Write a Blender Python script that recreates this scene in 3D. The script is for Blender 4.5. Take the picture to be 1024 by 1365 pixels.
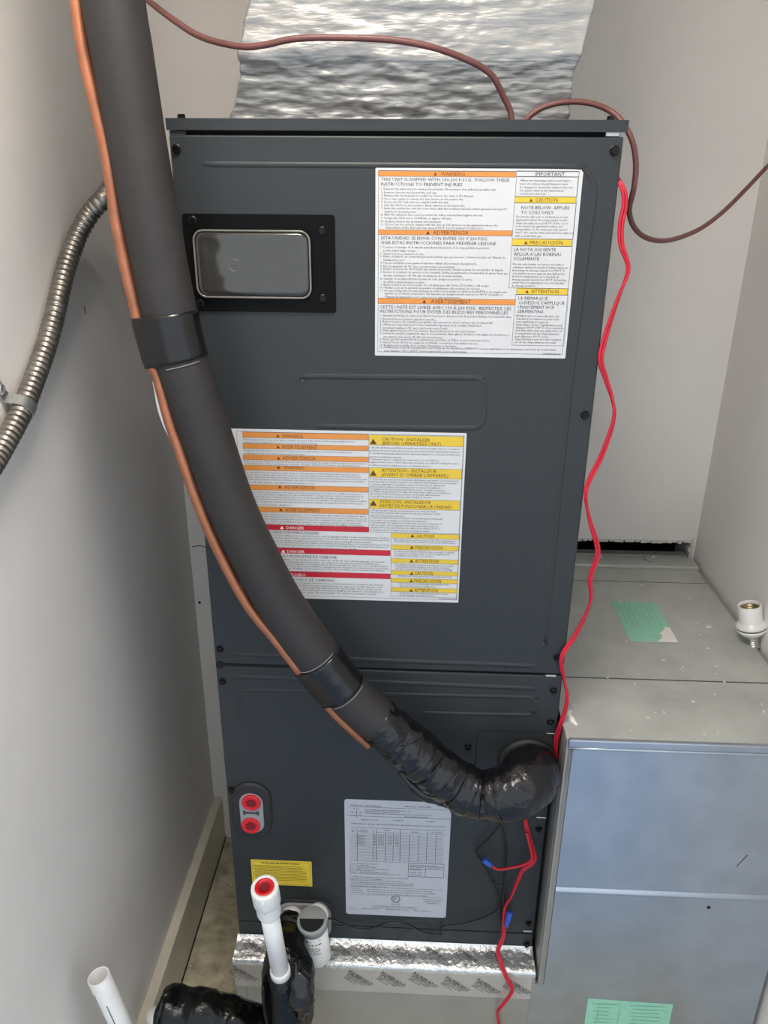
import bpy, bmesh, math, random
from mathutils import Vector, Matrix, noise

for o in list(bpy.data.objects):
    bpy.data.objects.remove(o, do_unlink=True)
scene = bpy.context.scene
COL = scene.collection

# ---------------------------------------------------------------- camera
PITCH, YAW, ROLL = 0.38835, -0.03971, -0.00825
fwd = Vector((math.sin(YAW) * math.cos(PITCH), math.cos(YAW) * math.cos(PITCH), -math.sin(PITCH)))
right0 = Vector((math.cos(YAW), -math.sin(YAW), 0))
down0 = fwd.cross(right0)
right = right0 * math.cos(ROLL) + down0 * math.sin(ROLL)
down = down0 * math.cos(ROLL) - right0 * math.sin(ROLL)
cam_data = bpy.data.cameras.new('camera')
cam = bpy.data.objects.new('camera', cam_data)
COL.objects.link(cam)
cm = Matrix.Identity(4)
for i in range(3):
    cm[i][0], cm[i][1], cm[i][2] = right[i], -down[i], -fwd[i]
cm[0][3], cm[1][3], cm[2][3] = 0.03179, -0.99854, 1.25278
cam.matrix_world = cm
cam_data.sensor_fit = 'HORIZONTAL'
cam_data.sensor_width = 36.0
cam_data.lens = 36.0 * 1025.0 / 1024.0
cam_data.clip_start = 0.02
scene.camera = cam

# ---------------------------------------------------------------- world, lights, exposure
world = bpy.data.worlds.new('world')
scene.world = world
world.use_nodes = True
bg = world.node_tree.nodes['Background']
bg.inputs['Color'].default_value = (0.84, 0.92, 1.0, 1)
bg.inputs['Strength'].default_value = 1.5

def area_light(name, loc, target, size, power, color, size_y=None):
    ld = bpy.data.lights.new(name, 'AREA')
    ld.energy = power
    ld.color = color
    ld.size = size
    if size_y:
        ld.shape = 'RECTANGLE'
        ld.size_y = size_y
    lo = bpy.data.objects.new(name, ld)
    COL.objects.link(lo)
    lo.location = loc
    lo.rotation_euler = (Vector(target) - Vector(loc)).to_track_quat('-Z', 'Y').to_euler()
    return lo

area_light('ceiling_lamp_light', (-0.08, -0.54, 2.03), (-0.08, -0.72, 0.0), 0.30, 16.0, (1.0, 0.94, 0.87))

vs = scene.view_settings
vs.view_transform = 'Standard'
vs.look = 'None'
vs.gamma = 1.0
vs.use_curve_mapping = False
vs.exposure = 0.0

# ---------------------------------------------------------------- measured coordinates (metres)
SUCTION = [(-0.281, -0.085, 1.5068), (-0.2835, -0.085, 1.4759), (-0.2861, -0.085, 1.4375), (-0.283, -0.085, 1.3868), (-0.2767, -0.085, 1.2963), (-0.2698, -0.085, 1.2219), (-0.255, -0.088, 1.0997), (-0.2397, -0.088, 1.0295), (-0.2228, -0.086, 0.9576), (-0.2048, -0.083, 0.8839), (-0.1756, -0.08, 0.8047), (-0.1403, -0.076, 0.7236), (-0.0866, -0.072, 0.634), (-0.0487, -0.07, 0.5802), (-0.0081, -0.07, 0.5382)]
WRAP = [(-0.0158, -0.07, 0.5459), (0.0347, -0.07, 0.4964), (0.0866, -0.072, 0.4471), (0.1384, -0.078, 0.4191), (0.1789, -0.085, 0.4273), (0.2074, -0.075, 0.4368), (0.2242, -0.045, 0.4312), (0.2359, 0.0, 0.4047), (0.24, 0.02, 0.3877)]
COPPER = [(-0.3141, -0.095, 1.5042), (-0.3195, -0.095, 1.4673), (-0.3211, -0.095, 1.4356), (-0.3186, -0.098, 1.3848), (-0.3068, -0.1, 1.2954), (-0.3037, -0.1, 1.222), (-0.2951, -0.102, 1.1456), (-0.2833, -0.104, 1.0731), (-0.2753, -0.104, 1.0554), (-0.2663, -0.104, 1.0005), (-0.257, -0.104, 0.9626), (-0.2411, -0.102, 0.8926), (-0.2195, -0.098, 0.8209), (-0.1876, -0.094, 0.7416), (-0.1541, -0.09, 0.6874), (-0.1131, -0.086, 0.6199), (-0.0721, -0.08, 0.5565), (-0.0246, -0.07, 0.4953)]
BROWN_A = [(-0.3474, 0.1, 1.5059), (-0.2951, 0.06, 1.4668), (-0.2573, 0.03, 1.4408), (-0.2216, 0.015, 1.4211), (-0.1756, 0.0, 1.4098), (-0.1473, -0.005, 1.4105), (-0.114, -0.01, 1.4155), (-0.072, -0.01, 1.417), (-0.0051, -0.01, 1.4149), (0.0451, -0.005, 1.4078), (0.0885, 0.01, 1.3961), (0.1086, 0.02, 1.387), (0.1173, 0.025, 1.3792), (0.1289, 0.035, 1.3633), (0.1385, 0.04, 1.348), (0.1414, 0.04, 1.3319)]
BROWN_B = [(0.1562, 0.05, 1.331), (0.1598, 0.05, 1.3425), (0.176, 0.05, 1.3538), (0.2023, 0.05, 1.3603), (0.2318, 0.05, 1.3596), (0.2568, 0.05, 1.3517), (0.2711, 0.04, 1.3389), (0.2838, 0.03, 1.3173), (0.2916, 0.03, 1.2912), (0.2936, 0.035, 1.2646), (0.295, 0.05, 1.2404), (0.3083, 0.07, 1.2205), (0.3325, 0.1, 1.2066), (0.3666, 0.14, 1.2003), (0.4113, 0.2, 1.2029), (0.4637, 0.26, 1.2168), (0.5232, 0.33, 1.2472), (0.6059, 0.42, 1.306), (0.6911, 0.5, 1.3691)]
RED_UP = [(0.2658, 0.012, 1.2773), (0.2681, 0.004, 1.2715), (0.2738, 0.0, 1.2608), (0.2765, 0.0, 1.246), (0.2747, 0.0, 1.225), (0.2779, -0.0, 1.202), (0.2871, -0.0, 1.183), (0.2898, -0.0, 1.1689), (0.2816, 0.0, 1.1384), (0.2732, -0.0, 1.0996), (0.2683, -0.002, 1.0639), (0.2785, 0.0, 1.0375), (0.2907, 0.0, 1.008), (0.2947, 0.0, 0.9827), (0.2853, 0.0, 0.9358), (0.2711, -0.002, 0.8965), (0.2689, -0.004, 0.8753), (0.2781, -0.002, 0.8412), (0.2955, 0.0, 0.7913), (0.2895, 0.0, 0.7495), (0.2938, 0.0, 0.7093), (0.2787, 0.0, 0.6558), (0.2597, -0.008, 0.6199), (0.2672, -0.006, 0.5803), (0.2743, -0.006, 0.5534), (0.2747, -0.006, 0.5258), (0.2683, -0.008, 0.4918), (0.2652, -0.008, 0.463), (0.2723, -0.002, 0.4215), (0.2777, 0.01, 0.398)]
RED_MAIN = [(0.2198, -0.03, 0.3455), (0.2258, -0.025, 0.3224), (0.2357, -0.02, 0.2813), (0.2478, -0.018, 0.2424), (0.2499, -0.018, 0.2309), (0.2447, -0.018, 0.219), (0.2324, -0.016, 0.2027), (0.2258, -0.014, 0.1746), (0.218, -0.014, 0.1411), (0.2098, -0.012, 0.1136), (0.2088, -0.012, 0.0884), (0.2106, -0.014, 0.058), (0.2084, -0.02, 0.0432), (0.2004, -0.03, 0.0293), (0.2033, -0.045, 0.0228), (0.213, -0.055, -0.0007), (0.2261, -0.06, -0.0289), (0.2157, -0.058, -0.0651), (0.2059, -0.055, -0.0935), (0.2071, -0.055, -0.1133), (0.213, -0.055, -0.1411), (0.2208, -0.055, -0.1981)]
RED_BRANCH = [(0.2302, -0.026, 0.2951), (0.2428, -0.024, 0.2484), (0.2427, -0.024, 0.2335), (0.2303, -0.022, 0.2208), (0.2099, -0.02, 0.2109), (0.1926, -0.02, 0.2066), (0.1849, -0.02, 0.2095), (0.1782, -0.02, 0.2159)]
CRIMP_A = [(0.165, -0.02, 0.2269), (0.1783, -0.02, 0.2142)]
CRIMP_B = [(0.2177, -0.016, 0.1044), (0.2135, -0.016, 0.0716)]
BLACK_A = [(0.1643, -0.035, 0.366), (0.1735, -0.03, 0.3402), (0.1892, -0.018, 0.3011), (0.1982, -0.012, 0.2665), (0.2035, -0.01, 0.2284), (0.2044, -0.01, 0.1776), (0.2059, -0.01, 0.1164), (0.2071, -0.012, 0.0554)]
BLACK_B = [(0.1762, -0.028, 0.3384), (0.1862, -0.02, 0.3061), (0.1786, -0.014, 0.2805), (0.1643, -0.01, 0.2529), (0.1529, -0.009, 0.2331), (0.1601, -0.009, 0.2167), (0.1744, -0.009, 0.1886), (0.188, -0.009, 0.1548), (0.1977, -0.009, 0.1236), (0.2053, -0.011, 0.0633)]
BLACK_C = [(0.1842, -0.012, 0.1701), (0.1896, -0.012, 0.1652), (0.1963, -0.012, 0.1621), (0.2039, -0.012, 0.1625)]
BLACK_D = [(-0.1004, -0.03, 0.088), (-0.0905, -0.015, 0.067), (-0.0727, -0.008, 0.0486), (-0.0445, -0.008, 0.0372), (-0.0162, -0.008, 0.0445), (0.0052, -0.008, 0.0569), (0.0373, -0.008, 0.0551), (0.0617, -0.008, 0.0408), (0.0806, -0.008, 0.0336), (0.0994, -0.008, 0.0328), (0.1019, -0.008, 0.0386), (0.1014, -0.008, 0.0516), (0.1106, -0.008, 0.0558), (0.1304, -0.008, 0.0588), (0.1603, -0.008, 0.0707), (0.187, -0.008, 0.0878), (0.2017, -0.008, 0.1031)]
CONDUIT = [(-0.4, 0.2071, 1.2784), (-0.42, 0.1775, 1.2508), (-0.445, 0.1772, 1.2275), (-0.462, 0.1588, 1.1944), (-0.467, 0.1139, 1.1494), (-0.467, 0.0649, 1.0992), (-0.467, 0.0273, 1.0647), (-0.467, -0.0147, 1.033), (-0.466, -0.0657, 0.9998), (-0.467, -0.1154, 0.9733), (-0.467, -0.1656, 0.9519), (-0.467, -0.2264, 0.9343)]
TAG = [(-0.2836, 1.0449), (-0.2774, 1.034), (-0.2752, 1.0107), (-0.2734, 0.9821)]
SCREWS = [(-0.2588, 1.3039), (0.257, 1.3051), (0.2566, 0.9891), (-0.2572, 0.6112), (-0.2574, 0.5526), (0.2548, 0.6145), (0.2546, 0.5553), (0.2553, 0.4965), (0.1293, 0.4434), (0.2536, 0.4487), (-0.2578, 0.339), (0.2548, 0.2786), (0.2549, 0.0621), (0.2556, 0.0098)]
PLATE = [(-0.2554, 1.2332), (-0.0702, 1.2322), (-0.0721, 1.1172), (-0.2603, 1.1156)]
PLATE_SCREWS = [(-0.2454, 1.2251), (-0.0865, 1.2143), (-0.0873, 1.1343), (-0.2439, 1.1261)]
BLISTER = [(-0.2423, 1.2126), (-0.101, 1.213), (-0.1041, 1.1363), (-0.2451, 1.1354)]
BLISTER_MARK = (-0.1954, 1.1733)
RIDGE_TOP = [(-0.2305, 1.2878), (-0.1114, 1.2877), (0.0668, 1.2879), (0.2111, 1.2876), (0.2236, 1.2849), (0.2332, 1.2769), (0.2391, 1.2638), (0.24, 1.2473), (0.2382, 1.1981), (0.2361, 1.113), (0.2344, 1.0446), (0.2339, 0.8751), (0.2357, 0.6543), (0.2338, 0.6374), (0.2269, 0.6267)]
RIDGE_MID = [(-0.1224, 1.0216), (-0.1181, 1.0307), (-0.1081, 1.0339), (-0.0015, 1.0347), (0.1101, 1.0356), (0.119, 1.0338), (0.1233, 1.0259), (0.1241, 0.9948), (0.1222, 0.9763), (0.1166, 0.97), (0.0997, 0.9676), (-0.0008, 0.9666), (-0.102, 0.9667)]
RIDGE_LOWUP = [[(-0.2387, 0.6025), (-0.0198, 0.5995), (0.226, 0.5976)], [(-0.2415, 0.5615), (-0.0196, 0.5601), (0.2293, 0.557)]]
RIDGE_LOW = [(-0.2376, 0.4766), (-0.2357, 0.5055), (-0.2273, 0.5257), (-0.21, 0.5369), (-0.0196, 0.5379), (0.2123, 0.5405), (0.224, 0.5375), (0.2302, 0.5252), (0.2272, 0.5124), (0.2183, 0.5078), (0.0512, 0.5054)]
SEAM_Z = [(-0.2671, 0.5811), (0.2633, 0.5842), (-0.2666, 0.0274), (0.2666, 0.0405)]
INLET_PLATE = [(0.1396, 0.4745), (0.2678, 0.4741), (0.2637, 0.3049), (0.1485, 0.3057)]
SLOTS = [(0.2596, 0.4737), (0.2576, 0.3038), (0.2559, 0.0408), (0.2489, 0.5809)]
GROMMET = [(-0.258, 0.3548), (-0.189, 0.3579), (-0.1946, 0.2412), (-0.2595, 0.2379)]
PORT = [(-0.2441, 0.3365), (-0.2025, 0.3384), (-0.2081, 0.2538), (-0.2482, 0.2518)]
PLUGS = [(-0.2242, 0.3207), (-0.2277, 0.2711)]
PORTSLOT = (-0.2262, 0.2973)
DRAIN = [(-0.1898, 0.0876), (-0.0984, 0.0891), (-0.0998, 0.0128), (-0.1932, 0.0109)]
LABEL4 = [(-0.234, 0.1864), (-0.1279, 0.1851), (-0.1295, 0.128), (-0.236, 0.1283)]
GLINT = [(-0.0247, 0.052), (0.0693, 0.0548)]
LABEL1 = {'paper': (-0.0213, 1.063, 0.2236, 1.2854), 'frame': (-0.0178, 1.0678, 0.2192, 1.2826), 'orange': [(-0.0183, 1.276, 0.1449, 1.2821), (-0.018, 1.2105, 0.1453, 1.2166), (-0.0176, 1.1287, 0.1551, 1.1356)], 'yellow': [(0.1455, 1.248, 0.2181, 1.2548), (0.1456, 1.1995, 0.2181, 1.2073), (0.1552, 1.1419, 0.2186, 1.1495)], 'boxes': [(0.1454, 1.2768, 0.219, 1.2832), (0.1456, 1.2548, 0.2185, 1.2768), (0.1453, 1.2073, 0.2188, 1.248), (0.1453, 1.1495, 0.2193, 1.1994), (0.1541, 1.0789, 0.2203, 1.1419)], 'tri': [(0.0497, 1.2772, 0.0038), (0.043, 1.2116, 0.004), (0.0407, 1.1298, 0.0043), (0.1649, 1.2495, 0.0034), (0.1624, 1.2013, 0.0039), (0.1684, 1.1436, 0.0041)], 'band_text': [('WARNING', 0.0561, 1.2771, 0.0041, 0.0286), ('ADVERTENCIA', 0.0493, 1.2116, 0.0043, 0.0428), ('AVERTISSEMENT', 0.049, 1.1299, 0.0046, 0.0503), ('CAUTION', 0.17, 1.2495, 0.0039, 0.0265), ('PRECAUCIÓN', 0.1673, 1.2013, 0.004, 0.0396), ('ATTENTION', 0.1737, 1.1438, 0.0043, 0.0336)], 'text': [('THIS UNIT IS SHIPPED WITH 150-200 P.S.I.G.  FOLLOW THESE', -0.0146, 1.2712, 0.0033, 0.152), ('INSTRUCTIONS TO PREVENT INJURIES', -0.0146, 1.2658, 0.0034, 0.0971), ('ESTA UNIDAD SE ENVÍA CON ENTRE 150 Y 200 PSIG.', -0.0142, 1.2052, 0.0035, 0.1303), ('SIGA ESTAS INSTRUCCIONES PARA PREVENIR LESIONE', -0.0142, 1.1998, 0.0035, 0.1405), ('CETTE UNITÉ EST LIVRÉE AVEC 150 À 200 PSIG.  RESPECTEZ CES', -0.0152, 1.1226, 0.0038, 0.1654), ('INSTRUCTIONS POUR ÉVITER DES BLESSURES PERSONNELLES', -0.0152, 1.1174, 0.0038, 0.1617), ('1. Depress the valve stem to release the pressure. No pressure loss indicates possible leak.', -0.0146, 1.2613, 0.0022, 0.1376), ('2. Remove the nut and discard the seal cap.', -0.0145, 1.2574, 0.0022, 0.0669), ('3. Remove the check piston to verify it is correct. See chart in I/O Manual.', -0.0145, 1.254, 0.0022, 0.1107), ('4. Use a tube cutter to remove the spin closure on the suction line.', -0.0145, 1.2503, 0.0022, 0.0991), ('5. Secure the 90° stub that was supplied with the unit.', -0.0145, 1.2468, 0.0022, 0.0812), ('6. Slide the 13/16 nut into position. Braze tailpiece to the liquid tube.', -0.0144, 1.2432, 0.0022, 0.1016), ('7. Insert the suction line into the connection, slide the insulation and the rubber grommet at least 18"', -0.0144, 1.2397, 0.0022, 0.1515), ('away from the braze joint.', -0.0107, 1.2359, 0.0022, 0.0386), ('8. After the tail piece has cooled, position the teflon seal and hand tighten the nut.', -0.0144, 1.2325, 0.0023, 0.1232), ('9. Torque the 13/16 nut to 10-20ft-lbs. or tighten 1/8 turn.', -0.0144, 1.2286, 0.0023, 0.0852), ('10. Replace suction line grommet and insulation.', -0.0143, 1.2248, 0.0023, 0.0732), ('11. Do not use the coil pan shipped with the unit on OIL furnaces or any application where the', -0.0143, 1.2214, 0.0023, 0.1416), ('temperature of the drain pan may exceed 300°F. See I/O manual for instruction.', -0.0091, 1.2179, 0.0023, 0.1196), ('1. Presione el vástago de la válvula para liberar la presión. Si no hay pérdida de presión,', -0.015, 1.1952, 0.0023, 0.1337), ('podría haber algún escape.', -0.0115, 1.1912, 0.0023, 0.041), ('2. Quite la tuerca y deseche el sello.', -0.015, 1.1874, 0.0023, 0.0541), ('3. Retire el émbolo de comprobación para verificar que sea correcto. Observe la tabla del "Manual de', -0.015, 1.1843, 0.0023, 0.1535), ('instalación y uso"', -0.0114, 1.1801, 0.0024, 0.0264), ('4. Use un cortatubos para quitar el extremo sellado del conducto de aspiración.', -0.0149, 1.1767, 0.0024, 0.1194), ('5. Fije el adaptador de 90° que se proporcionó con la unidad.', -0.0149, 1.1726, 0.0024, 0.0924), ('6. Deslice la tuerca de 13/16 hasta que quede en posición. Suelde la pieza de cola al tubo de líquido.', -0.0149, 1.1696, 0.0024, 0.1529), ('7. Inserte el conducto de succión en la conexión, deslice el aislamiento y la arandela de goma hasta que', -0.0148, 1.1658, 0.0024, 0.1583), ('queden a al menos 18" (46 cm) de distancia de la unión soldada.', -0.0113, 1.1618, 0.0024, 0.0986), ('8. Cuando ya se haya enfriado la pieza de cola, ponga en posición el cierre', -0.0148, 1.1579, 0.0024, 0.1139), ('de teflón y ajuste la tuerca a mano.', -0.0112, 1.1539, 0.0024, 0.0522), ('9. Ajuste la tuerca de 13/16 a entre 10 y 20 libras-pies (de 13,56 a 27,12 Nm) o 1/8 de giro.', -0.0148, 1.1507, 0.0024, 0.1369), ('10. Vuelva a colocar la arandela de goma y el aislamiento del conducto de succión.', -0.0147, 1.147, 0.0024, 0.1246), ('11. No use el depósito de serpentín que se envía con la unidad en calderas de ACEITE ni en ningún otro', -0.0147, 1.1435, 0.0024, 0.1586), ('aparato en el cual la temperatura del depósito de desagüe pueda superar los 300°F. Consulte el', -0.0091, 1.1401, 0.0024, 0.147), ('"Manual de instalación y uso" para conocer más instrucciones.', -0.009, 1.136, 0.0024, 0.0949), ('1. Appuyez sur la tige de vanne pour libérer la pression. Aucune perte de pression indique une éventuelle fuite.', -0.0151, 1.1131, 0.0025, 0.1669), ("2. Retirez l'écrou et jetez le capuchon étanche.", -0.0151, 1.1086, 0.0025, 0.0707), ("3. Retirez le piston de contrôle pour vérifier qu'il est correct. Voir le tableau dans le manuel E/S.", -0.0151, 1.1053, 0.0025, 0.1438), ("4. Utilisez un coupe-tube pour retirer l'extrémité repoussée de la conduite d'aspiration.", -0.0151, 1.1017, 0.0025, 0.1297), ("5. Sécurisez l'embase à 90° qui a été fournie avec l'unité.", -0.015, 1.0976, 0.0025, 0.0868), ("6. Faites glisser l'écrou 13/16 en position. Brasez l'about sur le tube pour liquides.", -0.015, 1.0943, 0.0025, 0.1233), ("7. Insérez la conduite d'aspiration dans le raccordement, faites glisser l'isolation et la bague en caoutchouc à", -0.015, 1.0907, 0.0025, 0.1642), ('une distance d\'au moins 18" (46 cm) du joint brasé.', -0.0105, 1.0863, 0.0025, 0.0766), ("8. Après que l'about ait refroidi, positionnez le joint blanc en Teflon et serrez à la main l'écrou.", -0.015, 1.0831, 0.0025, 0.1411), ("9. Serrez l'écrou 13/16 à un couple de 10-20ft-lbs, ou serrez-le d'un sixième de tour.", -0.0149, 1.0792, 0.0025, 0.1264), ("10. Remplacez la rondelle de la conduite d'aspiration et l'isolation.", -0.0149, 1.0754, 0.0026, 0.0986), ("11. N'utilisez pas le bac du serpentin livré avec l'unité sur les chaudières à MAZOUT ou toute application où la température sur le bac de récupération", -0.0149, 1.0727, 0.0026, 0.2253), ('peut dépasser 149°C (300°F). Voir le manuel E/S pour les instructions.', -0.0091, 1.0683, 0.0026, 0.1064), ('IMPORTANT', 0.1674, 1.2776, 0.0041, 0.0348), ('When mix matching outdoor and indoor', 0.1506, 1.2717, 0.0022, 0.0593), ('units, the indoor check flowrator must', 0.1505, 1.268, 0.0022, 0.0565), ('be changed to match the outdoor unit size.', 0.1506, 1.2643, 0.0022, 0.063), ('See piston chart in the instructions', 0.1509, 1.2606, 0.0023, 0.0515), ('contained in this unit.', 0.1509, 1.2571, 0.0023, 0.0308), ('Do not use this coil on oil furnaces or any', 0.1484, 1.2315, 0.0023, 0.062), ('application where the temperature on the', 0.1485, 1.2279, 0.0023, 0.0614), ('drain pan may exceed 300°F. If this coil is', 0.1487, 1.2242, 0.0023, 0.0625), ('to be used in an application where the', 0.1484, 1.2207, 0.0023, 0.0568), ('temperature on the drain pan may exceed', 0.1487, 1.2172, 0.0023, 0.0622), ('300°F, the current drain pan must be replaced', 0.1488, 1.2135, 0.0023, 0.0688), ('with a metal drain pan.', 0.1486, 1.2097, 0.0023, 0.0329), ('NOTE BELOW  APPLIES', 0.1538, 1.2411, 0.0035, 0.0576), ('TO COILS ONLY.', 0.1542, 1.2357, 0.0035, 0.0394), ('LA NOTA SIGUIENTE', 0.1484, 1.1934, 0.0037, 0.0512), ('APLICA A LAS BOBINAS', 0.1488, 1.188, 0.0037, 0.0578), ('SOLAMENTE', 0.1492, 1.1826, 0.0037, 0.0309), ('LA REMARQUE', 0.158, 1.1357, 0.0037, 0.0365), ("CI-DESSUS S'APPLIQUE", 0.1585, 1.1302, 0.0038, 0.0576), ('UNIQUEMENT AUX', 0.1582, 1.1248, 0.0038, 0.0456), ('SERPENTINS', 0.1583, 1.1194, 0.0038, 0.0322), ('No use esta bobina en hornos de aceite o', 0.1484, 1.1769, 0.0024, 0.0628), ('cualquier aplicación donde la temperatura en', 0.1487, 1.1733, 0.0024, 0.0669), ('la bandeja de drenaje supere los 300°F. Si', 0.1485, 1.1697, 0.0024, 0.0641), ('esta bobina se va a usar en una aplicación', 0.1487, 1.166, 0.0024, 0.0638), ('donde la temperatura en la bandeja de', 0.1485, 1.1624, 0.0024, 0.058), ('drenaje pueda superar los 300°F, la bandeja', 0.1485, 1.1587, 0.0024, 0.0673), ('actual debe reemplazarse con una bandeja', 0.1487, 1.1551, 0.0024, 0.0646), ('de drenaje metálica.', 0.1486, 1.1513, 0.0024, 0.0297), ("N'utilisez pas ce serpentin avec des", 0.1572, 1.1148, 0.0025, 0.0538), ('chaudières au mazout ou pour toute', 0.1572, 1.1111, 0.0025, 0.0542), ('autre application lorsque la', 0.1575, 1.1074, 0.0025, 0.0401), ("température du bac d'égouttement peut", 0.1575, 1.1038, 0.0025, 0.0588), ('dépasser 300°F (149°C). Si ce serpentin', 0.1575, 1.1002, 0.0025, 0.0603), ('doit être utilisé dans une application où', 0.1575, 1.0966, 0.0025, 0.058), ("la température du bac d'égouttement", 0.1573, 1.0928, 0.0025, 0.0554), ('peut dépasser 300°F, le bac', 0.1573, 1.0891, 0.0025, 0.0424), ("d'égouttement actuel doit être remplacé", 0.1573, 1.0856, 0.0025, 0.0589), ("par un bac d'égouttement en métal.", 0.1571, 1.0819, 0.0025, 0.0529), ('0140A00219-A', 0.194, 1.0673, 0.0026, 0.023)]}
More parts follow.
